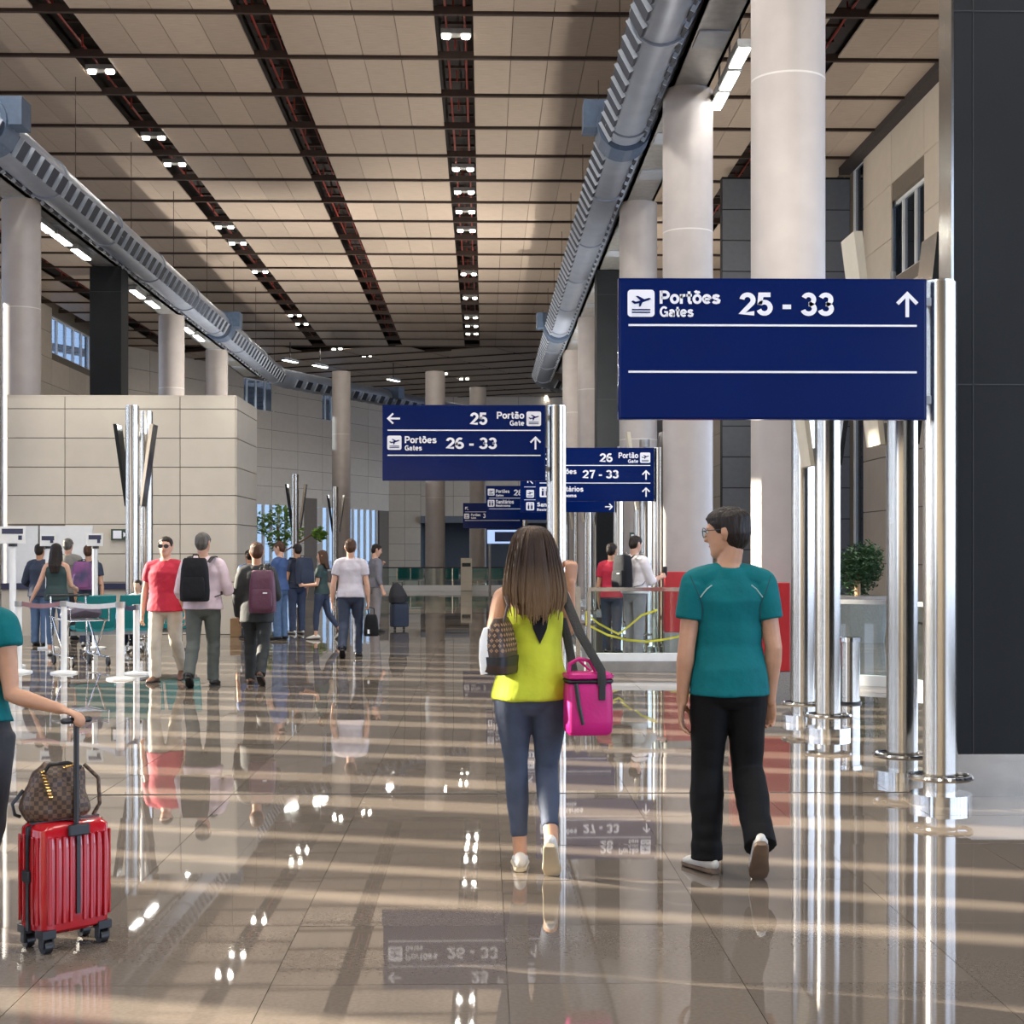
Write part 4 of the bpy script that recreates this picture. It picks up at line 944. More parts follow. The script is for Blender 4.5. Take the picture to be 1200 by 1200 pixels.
    for s, sh, e, w, fa, cv, pn in ((-1, shL, eL, wL, lfa, lcurl, lpalm), (1, shR, eR, wR, rfa, rcurl, rpalm)):
        mb.loft([(V((0, -.004 * h, B(.826))), .026 * h, .026 * h), (V((s * sw * .55, -.004 * h, B(.812))), .030 * h, .030 * h), (sh + V((0, 0, .006 * h)), .030 * h * ar, .032 * h * ar)], 14, side=V((0, 1, 0)), round_ends=True)
        mb.loft([(sh, .033 * h * ar, .034 * h * ar), (sh.lerp(e, .15), .033 * h * ar, .034 * h * ar), (sh.lerp(e, .35), .029 * h * ar, .029 * h * ar), (sh.lerp(e, .8), .0245 * h * ar, .0245 * h * ar), (e, .0235 * h * ar, .0235 * h * ar), (e.lerp(w, .25), .0245 * h * ar, .0245 * h * ar), (e.lerp(w, .7), .0185 * h * ar, .0185 * h * ar), (w, .0155 * h * ar, .0175 * h * ar)], 14, side=V((.9, .2, .3)), round_ends=True)
        nm = nz(pn) if pn else V((-s, .25, 0)); nm = nm - fa * nm.dot(fa); nm.normalize(); sd_ = nm.cross(fa) * (-s)
        # thumb points forward (+Y) when the arm hangs
        hand(mb, w, fa, nm, sd_, cv, fk * (.92 if female else 1.0))
    for hp, k, a in ((hipL, kL, aL), (hipR, kR, aR)):
        mb.loft([(hp, .049 * h, .05 * h), (hp.lerp(k, .5), .041 * h, .042 * h), (k, .031 * h, .032 * h), (k.lerp(a, .3), .031 * h, .032 * h), (k.lerp(a, .8), .0215 * h, .022 * h), (a, .020 * h, .022 * h), (a - V((0, 0, .02 * h)), .018 * h, .02 * h)], 14, round_ends=True)
    remesh(mb, 'body', M[skin], root, vox * (.58 if near else 1), smooth=3)
    # face
    for s in (-1, 1):
        c = Hd(s * .0175, .0475, .9385); MB().ball(c, .0068 * h, .0066 * h, .0046 * h, 12).build('eye', M['eyewhite'], root, smooth=True)
        c = Hd(s * .0175, .0535, .9385); MB().ball(c, .0032 * h, .0022 * h, .0034 * h, 10).build('iris', M['iris'], root, smooth=True)
    MB().loft([(Hd(-.0125, .0500, .8985), .0015 * h, .002 * h), (Hd(0, .0545, .8985), .0026 * h, .0016 * h), (Hd(.0125, .0500, .8985), .0015 * h, .002 * h)], 8, side=V((0, 0, 1)), round_ends=True).build('lips', M['lip'], root, smooth=True)
    # ---------------- trousers
    if pants:
        mb = MB(); f1 = 1.10 if slim else 1.18
        mb.loft([(V((0, -.004 * h, B(.452))), .040 * h * bw * f1, .040 * h * f1), (V((0, -.004 * h, B(.475))), .070 * h * bw * f1, .056 * h * f1), (V((0, -.006 * h, B(.515))), .0925 * h * bw * f1, .066 * h * f1), (V((0, -.004 * h, B(.56))), .084 * h * bw * f1, .060 * h * f1), (V((0, 0, B(.61))), .072 * h * bw * f1, .053 * h * f1)], 22)
        for hp, k, a, u in ((hipL, kL, aL, uL), (hipR, kR, aR, uR)):
            hemp = a + (k - a).normalized() * (ankle_gap if slim else .004) * h
            if slim: q = ((0, .058, .061), (.25, .0565, .058), (.5, .048, .049), (.85, .036, .037), (1, .0345, .036)); q2 = ((.2, .0345, .037), (.45, .0335, .036), (.8, .0268, .0285), (1, .0252, .0265))
            else: q = ((0, .058, .060), (.3, .056, .057), (.6, .050, .051), (1, .044, .045)); q2 = ((.3, .043, .046), (.6, .040, .043), (.88, .038, .040), (1, .040, .043))
            lo = flare or 1.0
            pts = [(hp.lerp(k, t), a_ * h, b_ * h) for t, a_, b_ in q] + [(k.lerp(hemp, t), a_ * h * lo, b_ * h * lo) for t, a_, b_ in q2]
            if not slim: pts[-1] = (hemp - (k - a).normalized() * .022 * h, pts[-1][1], pts[-1][2])
            mb.loft(pts, 18)
        nb = 3.0 if not slim else 1.2
        amp = .0011 * (3.0 if not slim else 1.6); zl_ = aL.z + .17 * h
        folds = lambda me: disp(me, lambda x, y, z: amp * ((2.0 if z < zl_ and not slim else 1.0) if z < z0 - .1 else .5) * NZ(x * 9, y * 9, z * 19))
        remesh(mb, 'trousers', M[pants], root, vox, smooth=7, post=folds)
    # ---------------- shirt
    if shirt:
        mb = MB(); g = 1.10 * loose; top = .838
        if hem < .56: low_ = [(hem, -.005, .090 * 1.13, .066 * 1.24), (.56, -.004, .087 * 1.10, .064 * 1.16)]
        else: low_ = [(hem, 0, .082, .06)]
        prof = low_ + [(.62, .002, .080 * fm * 1.06, .060), (.69, .006, .085 * fm * 1.04, .061), (.75, .004, .095 * fm * 1.03, .066 if not female else .068), (.79, 0, .090 * fm, .055), (.812, -.003, .068, .045), (.828, -.005, .048, .040), (top, -.005, .038, .037)]
        mb.loft([(V((0, y * h, B(f))), a * h * bw * g, b * h * g) for f, y, a, b in prof], 24)
        ends = []
        for s, sh, e, w in ((-1, shL, eL, wL), (1, shR, eR, wR)):
            if sleeve <= 0: continue
            mb.loft([(V((0, -.004 * h, B(.822))), .030 * h * g, .030 * h * g), (V((s * sw * .55, -.004 * h, B(.809))), .035 * h * g, .035 * h * g), (sh + V((0, 0, .005 * h)), .0345 * h * g, .037 * h * g)], 14, side=V((0, 1, 0)), round_ends=True)
            mb.loft([(sh + V((0, 0, .004 * h)), .034 * h * g, .036 * h * g), (sh - V((0, 0, .002 * h)), .037 * h * g, .040 * h * g)], 14, round_ends=True)
            pts = [(sh.lerp(e, -.02), .036 * h * g, .039 * h * g), (sh.lerp(e, .15), .038 * h * g, .040 * h * g)]
            for t in (.3, .55, .8, 1.0):
                if t <= min(sleeve, 1) + .001: pts.append((sh.lerp(e, t), (.0395 - .006 * t) * h * g, (.040 - .006 * t) * h * g))
            if sleeve > 1:
                for t in (.3, .6, .97):
                    if t <= sleeve - 1 + .001: pts.append((e.lerp(w, t), (.031 - .0085 * t) * h * g, (.031 - .0085 * t) * h * g))
            mb.loft(pts, 18, side=V((.9, .2, .3)))
        sfold = lambda me: disp(me, lambda x, y, z: .0046 * (NZ(x * 7, y * 7, z * 10) + .5 * NZ(x * 17 + z * 9, y * 17, z * 12)))
        o = remesh(mb, 'shirt' if not coat else coat, M[shirt], root, vox * (.8 if near else 1), smooth=9, post=sfold); K.shirt = o
    # ---------------- shoes
    for a, d, u in ((aL, dL, uL), (aR, dR, uR)):
        sdv = d.cross(u); Pt = lambda s, z: a + d * s * fk - u * (.085 - z) * fk; fs = .92 if female else 1.0
        mb = MB(); mb.loft([(Pt(-.068, .045), .024 * fk, .026 * fk), (Pt(-.045, .050), .034 * fk * fs, .042 * fk), (Pt(0, .052), .037 * fk * fs, .047 * fk), (Pt(.05, .043), .041 * fk * fs, .040 * fk), (Pt(.11, .032), .047 * fk * fs, .029 * fk), (Pt(.155, .024), .042 * fk * fs, .021 * fk), (Pt(.185, .020), .022 * fk, .013 * fk)], 16, side=sdv, round_ends=True)
        so = mb.build('shoe', M[shoe], root, smooth=True)
        mb = MB(); st = .024 if sole else .014
        mb.loft([(Pt(-.078, st * .5), .022 * fk, st * .5 * fk), (Pt(-.06, st * .5), .034 * fk, st * .5 * fk), (Pt(0, st * .5), .038 * fk, st * .5 * fk), (Pt(.05, st * .5), .040 * fk, st * .5 * fk), (Pt(.12, st * .5), .049 * fk, st * .5 * fk), (Pt(.165, st * .5), .042 * fk, st * .5 * fk), (Pt(.196, st * .5), .020 * fk, st * .45 * fk)], 16, side=sdv, sq=4)
        mb.build('sole', M[sole or 'black'], so, smooth=True)
    # ---------------- hair
    if hairstyle:
        mb = MB(); q = 1.10 * cap; sd3 = HR.to_3x3() @ AX
        bk = [] if hairstyle == 'bald' else [(.884, -.018, .020, .020), (.896, -.021, .029, .028), (.911, -.022, .038, .036)]
        mb.loft([(Hd(0, y, z), a * h * q / 1.10, b * h * q / 1.10) for z, y, a, b in bk + [(.928, -.021, .0448, .0415), (.945, -.015, .0470, .0465), (.960, -.008, .0475, .0535), (.975, -.004, .0460, .0570), (.988, -.005, .0390, .0490), (.999, -.006, .025, .032), (1.006, -.006, .008, .010)]], 22, side=sd3, tdir=HZd)
        for s in (-1, 1): mb.loft([(Hd(s * .0415, .008, .936), .005 * h, .009 * h), (Hd(s * .0425, .010, .962), .006 * h, .024 * h)], 8, side=sd3, round_ends=True)
        if hairstyle in ('long', 'verylong'):
            dn = .735 if hairstyle == 'verylong' else .79
            mb.loft([(Hd(0, -.012, .965), .046 * h, .05 * h), (Hd(0, -.022, .925), .053 * h, .046 * h), (Hd(0, -.034, .88), .056 * h, .034 * h), (Hd(0, -.050, .84), .060 * h, .026 * h), (Hd(0, -.066, .80), .056 * h, .020 * h), (Hd(0, -.068, dn), .036 * h, .012 * h)], 24, side=sd3, tdir=HZd)
            for s in (-1, 1): mb.loft([(Hd(s * .040, .005, .955), .010 * h, .022 * h), (Hd(s * .047, -.004, .90), .011 * h, .022 * h), (Hd(s * .050, -.016, .85), .010 * h, .020 * h)], 10, side=sd3, round_ends=True)
        hf = lambda me: disp(me, lambda x, y, z: .0035 * NZ(x * 60, y * 60, z * 12))
        K.hair = remesh(mb, 'hair', M[hair], root, vox * (.6 if near else .8), smooth=1, post=hf)
    K.root = root; K.Hd = Hd; K.h = h; K.B = B; K.shL, K.shR, K.wL, K.wR, K.eL, K.eR = shL, shR, wL, wR, eL, eR; K.lfa, K.rfa = lfa, rfa; K.z0 = z0; K.sw = sw
    K.kL, K.kR, K.aL, K.aR = kL, kR, aL, aR
    K.T = Matrix.Translation(root.location) @ Matrix.Rotation(math.radians(face), 4, 'Z'); K.face = math.radians(face)
    return K
def rbox(mb, c, w, d, hh, sq=5, T=None, taper=1.0, n=24):
    """rounded box, upright"""
    c = V(c); w /= 2; d /= 2
    R = [(c + V((0, 0, -hh / 2)), w * .86, d * .80), (c + V((0, 0, -hh / 2 + .015)), w * .97, d * .96), (c + V((0, 0, -hh / 4)), w, d), (c + V((0, 0, hh / 4)), w * (taper * .5 + .5), d), (c + V((0, 0, hh / 2 - .02)), w * .97 * taper, d * .93), (c + V((0, 0, hh / 2)), w * .84 * taper, d * .75)]
    return mb.loft(R, n, sq=sq, T=T)
def ribbon(mb, pts, wd, th=.006, side=V((1, 0, 0))):
    return mb.loft([(p, wd / 2, th / 2) for p in pts], 10, side=side, sq=4)
def backpack(K, label, dx=0, m='blacknylon', w=.30, d=.17, hh=.44, zc=None, straps=True, mark=None):
    h = K.h; zc = zc if zc is not None else K.B(.70); yb = -.085 * h
    c = V((dx, yb - d / 2, zc)); t = thing('backpack', label, 'backpack', K.T @ c, K.face)
    mb = MB(); rbox(mb, (0, 0, 0), w, d, hh, 3.2, taper=.80); mb.build('main_body', M[m], t, smooth=True)
    mb = MB(); rbox(mb, (0, -d / 2 + .005, -hh * .18), w * .78, .06, hh * .48, 3.5, taper=.92); mb.build('front_pocket', M[m], t, smooth=True)
    MB().tube([(-.04, d / 2 - .03, hh / 2 - .01), (-.03, d / 2 - .03, hh / 2 + .035), (.03, d / 2 - .03, hh / 2 + .035), (.04, d / 2 - .03, hh / 2 - .01)], .008, 6).build('grab_loop', M['webbing'], t, smooth=True)
    if mark: MB().box(.02, .07, -d / 2 - .032, -d / 2 - .026, -.02, -.008).build('badge', M['white'], t)
    if straps:
        for s in ((-1, 1) if straps is True else (straps,)):
            x = s * .075 * h - dx; top = K.B(.838) - zc; y_ = d / 2
            MB().loft([((x * .8, y_ - .03, hh / 2 - .05), .022, .006), ((x, y_ + .015, top + .012), .028, .006), ((x * 1.02, y_ + .085 * h, top + .022), .028, .006), ((x * 1.05, y_ + .155 * h, top - .055 * h), .028, .006), ((x * 1.25, y_ + .165 * h, top - .15 * h), .022, .006), ((x * 1.5, y_ + .06 * h, -hh * .35), .014, .005), ((x * 1.2, y_ - .02, -hh * .4), .014, .005)], 8, side=AX).build('strap', M['webbing'], t, smooth=True)
    return t

# ---- the two people walking away in front
Km = person('man in a teal sports shirt and black track trousers walking away, head turned aside', 854, 1021, 1.77, 0, hyaw=62, hpitch=-4, vox=.008,
    lth=(-.03, .10, -1), lsh=(-.02, -.10, -1), rth=(.02, .10, -1), rsh=(.03, -.55, -1), lfoot=(-.40, .9, 0), rfoot=(.06, .66, -.75),
    lua=(-.15, -.08, -1), lfa=(-.07, .10, -1), rua=(.16, -.12, -1), rfa=(-.03, .22, -1), shirt='tealshirt', hem=.488, sleeve=.62, loose=1.04, pants='blacktrack', flare=1.10, shoe='shoewhite', sole='solebrown',
    hair='hairdark', skin='skin', bw=.95, lcurl=.38, rcurl=.75, cap=1.10, rpalm=(-.5, -.8, 0), lpalm=(.9, -.3, 0))
def glasses(K, m='black', tint=None, w=.019):
    h = K.h; mb = MB()
    for s in (-1, 1):
        c = [K.Hd(s * .019 + w * math.cos(a) * .9, .0625 - .004 * abs(math.cos(a)) , .9375 + .0135 * math.sin(a)) for a in [k * PI / 8 for k in range(17)]]
        mb.tube(c, .0011 * h, 6, cap=False); mb.tube([K.Hd(s * .036, .0600, .941), K.Hd(s * .046, .030, .942), K.Hd(s * .049, -.008, .942), K.Hd(s * .048, -.018, .936)], .0012 * h, 6)
    mb.tube([K.Hd(-.004, .064, .941), K.Hd(.004, .064, .941)], .0012 * h, 6)
    g_ = mb.build('glasses', M[m], K.root, smooth=True)
    mb = MB()
    for s in (-1, 1): mb.loft([(K.Hd(s * .019, .0612, .9375), w * .86 * h, .0125 * h), (K.Hd(s * .019, .0622, .9375), w * .86 * h, .0125 * h)], 14, side=(K.Hd(1, 0, 0) - K.Hd(0, 0, 0)).normalized())
    mb.build('lens', M['black'] if tint else M['glass'], g_, smooth=False)
glasses(Km)
# piping on the teal shirt
def back_line(K, pts, rad, m, name):
    MB().tube(pts, rad, 6).build(name, m, K.root, smooth=True)
M['darkteal'] = mat('dark teal seam', (0.0, 0.05, 0.06), .7, noise_amt=.1); M['reflect'] = mat('reflective strip', (0.30, 0.42, 0.40), .4, noise_amt=.1)

Kw = person('woman with long brown hair in a neon yellow sleeveless top and blue jeans, walking away', 623, 1018, 1.68, 0, hyaw=6, hpitch=2, vox=.008, female=True,
    lth=(.045, .06, -1), lsh=(.045, -.09, -1), rth=(-.045, .06, -1), rsh=(.035, -.55, -1), lfoot=(.02, 1, 0), rfoot=(.08, .70, -.71),
    lua=(-.26, -.20, -1), lfa=(.10, .95, -.25), rua=(.14, .70, -.50), rfa=(.05, -.16, 1), shirt=None, pants='denim', slim=True, shoe='shoewhite', sole='solecream',
    hair='hairbrown', hairstyle=None, skin='skin', bw=.98, lcurl=.9, rcurl=1.25, rpalm=(-.35, .95, 0), lpalm=(1, 0, 0))
h = Kw.h; B = Kw.B
# neon top: racer back, flared hem
mb = MB()
mb.loft([(V((0, y * h, B(f))), a * h, b * h) for f, y, a, b in ((.500, -.006, .116, .091), (.515, -.006, .115, .089), (.55, -.004, .108, .082), (.61, .0, .092, .072), (.66, .002, .088, .068), (.71, .004, .092, .070), (.745, .004, .093, .071), (.765, .002, .084, .068), (.785, 0, .070, .062), (.805, -.003, .060, .054), (.822, -.005, .052, .046), (.834, -.004, .044, .038))], 26)
wf = lambda me: disp(me, lambda x, y, z: (.004 + .010 * max(0, min(1, (B(.62) - z) / (.14 * h)))) * NZ(x * 9, y * 9, z * 3))
remesh(mb, 'top', M['neon'], Kw.root, .008, smooth=8, post=wf)
def on_back(f, x): # point on the back of the top
    prof = ((.61, .072, .0), (.66, .068, .002), (.71, .070, .004), (.765, .068, .002), (.785, .062, 0), (.805, .054, -.003)); wid = ((.61, .092), (.66, .088), (.71, .092), (.765, .084), (.785, .070), (.805, .060))
    for i in range(len(prof) - 1):
        if prof[i][0] <= f <= prof[i + 1][0]:
            t = (f - prof[i][0]) / (prof[i + 1][0] - prof[i][0]); b = prof[i][1] * (1 - t) + prof[i + 1][1] * t; y = prof[i][2] * (1 - t) + prof[i + 1][2] * t; a = wid[i][1] * (1 - t) + wid[i + 1][1] * t; break
    return V((x * h, (y - b * math.sqrt(max(0, 1 - (x / a) ** 2)) - .0012) * h, B(f)))
tear = [(.662, 0), (.682, .010), (.705, .020), (.730, .024), (.752, .018), (.762, .010)]
outline = [on_back(f, .022 + x) for f, x in tear] + [on_back(f, .022 - x) for f, x in tear[::-1][:-1]]
n_ = len(outline); mb = MB(); cpt = on_back(.735, .022)
mb.add([p + V((0, -.004, 0)) for p in outline] + [p + V((0, .012, 0)) for p in outline] + [cpt + V((0, -.004, 0))], [(i, (i + 1) % n_, 2 * n_) for i in range(n_)] + [(i, (i + 1) % n_, n_ + (i + 1) % n_, n_ + i) for i in range(n_)])
mb.build('back_opening', M['blacknylon'], Kw.root)
# long straight hair: a shell and strands
M['hairlong'] = mat('long brown hair', (0.045, 0.023, 0.012), .5, noise_amt=.5, nscale=26, stretch=(1, 1, .05), bump=.5, bscale=80, spec=.3)
nt = M['hairlong'].node_tree; bs = nt.nodes['Principled BSDF']; prev = bs.inputs['Base Color'].links[0].from_socket
tcn = nt.nodes.new('ShaderNodeTexCoord'); sp_ = nt.nodes.new('ShaderNodeSeparateXYZ'); mr = nt.nodes.new('ShaderNodeMapRange'); mr.inputs[1].default_value = B(.90); mr.inputs[2].default_value = B(.74); mxn = nt.nodes.new('ShaderNodeMix'); mxn.data_type = 'RGBA'
nt.links.new(tcn.outputs['Object'], sp_.inputs[0]); nt.links.new(sp_.outputs['Z'], mr.inputs[0]); nt.links.new(mr.outputs[0], mxn.inputs[0]); nt.links.new(prev, mxn.inputs[6])
mxn.inputs[7].default_value = (.19, .115, .055, 1); nt.links.new(mxn.outputs[2], bs.inputs['Base Color'])
Hd = Kw.Hd; mb = MB()
mb.loft([(Hd(0, -.006, 1.004), .010 * h, .012 * h), (Hd(0, -.007, .999), .026 * h, .032 * h), (Hd(0, -.008, .986), .040 * h, .050 * h), (Hd(0, -.010, .965), .049 * h, .057 * h), (Hd(0, -.018, .935), .055 * h, .054 * h), (Hd(0, -.030, .90), .060 * h, .046 * h), (Hd(0, -.045, .86), .065 * h, .036 * h), (Hd(0, -.060, .82), .066 * h, .028 * h), (Hd(0, -.066, .78), .060 * h, .020 * h), (Hd(-.004, -.066, .748), .048 * h, .013 * h)], 26, side=AX, tdir=V((0, 0, -1)))
hs = MB(); random.seed(5)
for i in range(170):
    a = PI + PI * (i + .5) / 170; a += random.uniform(-.02, .02); ln = random.uniform(.715, .775) + .02 * abs(math.cos(a)); k = random.uniform(.99, 1.035); j = random.uniform(-.005, .005)
    prof = ((1.0025, -.008, .014, .016), (.997, -.008, .029, .036), (.984, -.009, .0415, .051), (.965, -.010, .049, .057), (.935, -.018, .055, .054), (.90, -.030, .060, .046), (.86, -.045, .065, .036), (.82, -.060, .066, .028), (.785, -.066, .059, .020), (ln, -.067, .046, .014))
    hs.loft([(Hd(A_ * k * math.cos(a) + j * q_ * .8, y + b_ * k * math.sin(a), z), (.0014, .0026, .0034)[min(q_, 2)] * h * (1 - .75 * (q_ == 9)), (.0008, .0014, .0022)[min(q_, 2)] * h) for q_, (z, y, A_, b_) in enumerate(prof)], 5, side=AX, cap=False)
ho = remesh(mb, 'hair', M['hairlong'], Kw.root, .007, smooth=1)
hs.build('hair_strands', M['hairlong'], ho, smooth=True)
# ---- red box coloured cooler bag on the strap
kz_ = Kw.T
bag_c = at(689, 826, 7.18); t = thing('cooler_bag', 'bright pink boxy bag with black strap hanging at the woman\'s hip', 'bag', bag_c, .12)
T_ = Matrix.Identity(4)
mb = MB(); rbox(mb, (0, 0, -.005), .225, .17, .27, 6, taper=.97); mb.build('main_body', M['magenta'], t, smooth=True)
mb = MB(); rbox(mb, (0, 0, .142), .230, .175, .035, 6); mb.build('lid', M['magenta'], t, smooth=True)
mb = MB(); rbox(mb, (0, 0, .120), .229, .174, .016, 6); mb.build('zip', M['black'], t, smooth=True)
MB().tube([(-.10, -.03, .15), (-.095, -.03, .20), (-.05, -.03, .225), (.0, -.03, .215), (.035, -.03, .16)], .010).build('handle', M['magenta'], t, smooth=True)
MB().box(.035, .068, -.094, -.084, .03, .125).build('buckle', M['black'], t, bevel=.004)
MB().loft([((-.075, -.088, .11), .010, .004), ((-.060, -.090, .0), .010, .004), ((-.040, -.088, -.085), .008, .004)], 8, side=AX).build('piping', M['black'], t, smooth=True)
MB().loft([((-.09, .04, -.17 + .31), .006, .006), ((-.085, .04, .20), .006, .006), ((-.04, .04, .215), .006, .006), ((.02, .04, .16), .006, .006)], 6).build('handle', M['magenta'], t, smooth=True)
inv = (Matrix.Translation(bag_c) @ Matrix.Rotation(.12, 4, 'Z')).inverted()
shp = kz_ @ (Kw.shR + V((-.030, -.005, .062))); L_ = lambda p: inv @ p
a0 = V((.052, -.092, .10)); a1 = V((-.06, .02, .15))
s0 = L_(shp)
MB().loft([(a0, .021, .004), (a0 + V((-.005, .0, .07)), .021, .004), (a0.lerp(s0 + V((.02, -.075, -.02)), .55), .023, .004), (s0 + V((.030, -.070, -.03)), .024, .004), (s0 + V((.005, -.02, .004)), .025, .004), (s0 + V((0, .05, .0)), .025, .004), (s0 + V((.02, .10, -.06)), .024, .004), (s0.lerp(a1, .6) + V((.02, .10, 0)), .022, .004), (a1 + V((.01, .07, -.02)), .021, .004)], 10, side=V((.93, 0, .37))).build('shoulder_strap', M['webbing'], t, smooth=True)
# ---- shoulder bag
hb = at(587, 756, 7.15); t = thing('shoulder_bag', 'white and brown patterned handbag held under the woman\'s arm', 'bag', hb, -.35)
M['pattern'] = mat('brown patterned leather', (0.050, 0.028, 0.020), .45, noise_amt=.2)
mb = MB(); mb.loft([((0, 0, -.135), .055, .115), ((0, 0, -.12), .062, .125), ((0, 0, 0), .055, .125), ((0, 0, .09), .032, .11), ((0, 0, .13), .012, .09)], 26, sq=4)
from mathutils.bvhtree import BVHTree
bag_o = mb.build('main_body', M['pattern'], t, smooth=True); bvb = BVHTree.FromPolygons([V(q) for q in mb.v], mb.f)
mb = MB(); mb.loft([((-.03, 0, -.130), .045, .120), ((-.04, 0, -.05), .040, .128), ((-.045, 0, .03), .030, .125), ((-.04, 0, .085), .016, .11)], 20, sq=4)
mb.build('white_flap', M['cream'] if False else M['whitepaint'], t, smooth=True)
mb = MB(); M['dot'] = mat('tan print', (0.34, 0.20, 0.10), .5, noise_amt=.1); M['dot2'] = mat('mauve print', (0.25, 0.11, 0.13), .5, noise_amt=.1)
def dot(o_, d_):
    hit = bvb.ray_cast(V(o_), V(d_))
    if hit[0] is None: return
    c_, n_ = hit[0], hit[1]; n_ = n_ if n_.dot(V(d_)) < 0 else -n_; u_ = n_.cross(V((0, 0, 1))).normalized(); w_ = n_.cross(u_)
    for A_ in range(4):
        q = c_ + (u_ * math.cos(A_ * PI / 2) + w_ * math.sin(A_ * PI / 2)) * .0055
        mb.add([q + u_ * .004 + n_ * .0012, q + w_ * .004 + n_ * .0012, q - u_ * .004 + n_ * .0012, q - w_ * .004 + n_ * .0012, q + u_ * .0045, q + w_ * .0045, q - u_ * .0045, q - w_ * .0045], [(0, 1, 2, 3), (0, 4, 5, 1), (1, 5, 6, 2), (2, 6, 7, 3), (3, 7, 4, 0)])
for j in range(6):
    for i in range(8): dot((.3, -.11 + i * .031 + (j % 2) * .0155, -.02 + j * .024), (-1, 0, 0))
    for i in range(4): dot((-.03 + i * .026 + (j % 2) * .013, -.3, -.02 + j * .024), (0, 1, 0))
mb.build('printed_pattern', M['dot'], t)
MB().loft([((.0, 0, -.136), .058, .120), ((0, 0, -.05), .064, .129)], 26, sq=4).build('dark_base', M['black'], t, smooth=True)
MB().loft([((.03, -.05, .11), .012, .004), ((.045, -.03, .19), .012, .004), ((.02, .02, .235), .012, .004), ((.01, .06, .19), .012, .004), ((.0, .07, .11), .012, .004)], 8, side=AY).build('handle', M['pattern'], t, smooth=True)

# ---- woman at the frame edge with the red suitcase
sc = ground(72, 1110); wl3 = ground(-52, 1070)
Kl = person('woman in a teal top at the frame edge pulling the red suitcase', 0, 0, 1.60, -8, loc=(X(-48, 6.35), 6.35), female=True, vox=.009, shirt='tealshirt', sleeve=.5, hem=.55, pants='darkcoat', shoe='shoeblack', hair='hairbrown', hairstyle='long', skin='skin',
    lth=(0, .18, -1), rth=(0, -.12, -1), rsh=(0, -.3, -1), rfoot=(0, .8, -.6), rua=(.16, -.10, -1), rfa=(.95, -.22, -.20), rcurl=.85, rpalm=(.0, -.1, -1), hyaw=-15)
# suitcase
c = at(76, 1104, 5.95); rz = math.radians(44)
t = thing('suitcase', 'glossy red ribbed hard shell suitcase with four black wheels', 'suitcase', (c.x, 5.95, 0), rz); M['redgloss'] = mat('red polycarbonate', (0.42, 0.006, 0.012), .16, noise_amt=.06, coat=.6)
w, d, z1, z2 = .310, .205, .07, .495
mb = MB(); rbox(mb, (0, 0, (z1 + z2) / 2), w, d, z2 - z1, 6); mb.build('shell', M['redgloss'], t, smooth=True)
for i in range(9):
    if i == 4: continue
    x = -.118 + i * .0295
    for s in (-1, 1): MB().box(x - .0075, x + .0075, s * (d/2 - .004), s * (d/2 + .006), z1 + .04, z2 - .045).build('rib', M['redgloss'], t, bevel=.004)
for i in range(5):
    if i == 2: continue
    y_ = -.07 + i * .035
    for s in (-1, 1): MB().box(s * (w/2 - .004), s * (w/2 + .005), y_ - .007, y_ + .007, z1 + .04, z2 - .045).build('rib', M['redgloss'], t, bevel=.004)
mb = MB()
for s in (-1, 1): mb.box(s * (w/2 - .01), s * (w/2 + .006), -.011, .011, z1 + .01, z2 - .01)
mb.box(-w/2 + .01, w/2 - .01, -.011, .011, z2 - .004, z2 + .004); mb.build('zip_band', M['black'], t)
MB().box(-w/2 - .016, -w/2, -.028, .028, .27, .315).build('lock', M['black'], t, bevel=.005)
MB().box(-.008, .008, -d/2 - .008, -d/2 + .002, z1 + .07, z2 - .03).build('handle_channel', M['black'], t)
MB().box(-.045, .045, -d/2 - .016, -d/2 + .002, z2 - .05, z2 - .005).build('handle_bracket', M['black'], t, bevel=.006)
mb = MB(); mb.tube([(0, -d/2 + .012, z2 - .03), (0, -d/2 + .012, .925)], .011, 10); hd_ = mb.build('pull_handle', M['black'], t, smooth=True)
MB().loft([((-.055, -d/2 + .012, .93), .012, .012), ((.055, -d/2 + .012, .93), .012, .012)], 10, side=V((0, 0, 1)), round_ends=True).build('grip', M['black'], hd_, smooth=True)
for sx_ in (-1, 1):
    for sy_ in (-1, 1):
        x, y_ = sx_ * (w/2 - .035), sy_ * (d/2 - .03)
        wh = MB(); wh.box(x - .03, x + .03, y_ - .03, y_ + .03, .058, .092); wh.box(x - .026, x - .017, y_ - .02, y_ + .012, .02, .06); wh.box(x + .017, x + .026, y_ - .02, y_ + .012, .02, .06)
        o = wh.build('wheel_housing', M['black'], t, bevel=.003); 
        MB().loft([((x - .016, y_ - .004, .026), .026, .026), ((x + .016, y_ - .004, .026), .026, .026)], 18).build('wheel', M['black'], o, smooth=True)
Tsc = Matrix.Translation(t.location) @ Matrix.Rotation(rz, 4, 'Z')
gp = Tsc @ V((0, -d/2 + .012, .93)); hp_ = Kl.T @ (Kl.wR + Kl.rfa * .075); dv = gp - hp_; Kl.root.location.x += dv.x; Kl.root.location.y += dv.y; dzh = (hp_.z - .026) - .93
for o in [o for o in t.children if o.name.startswith('pull_handle')]:
    for q in [o] + list(o.children):
        for v in q.data.vertices:
            if v.co.z > .8: v.co.z += dzh
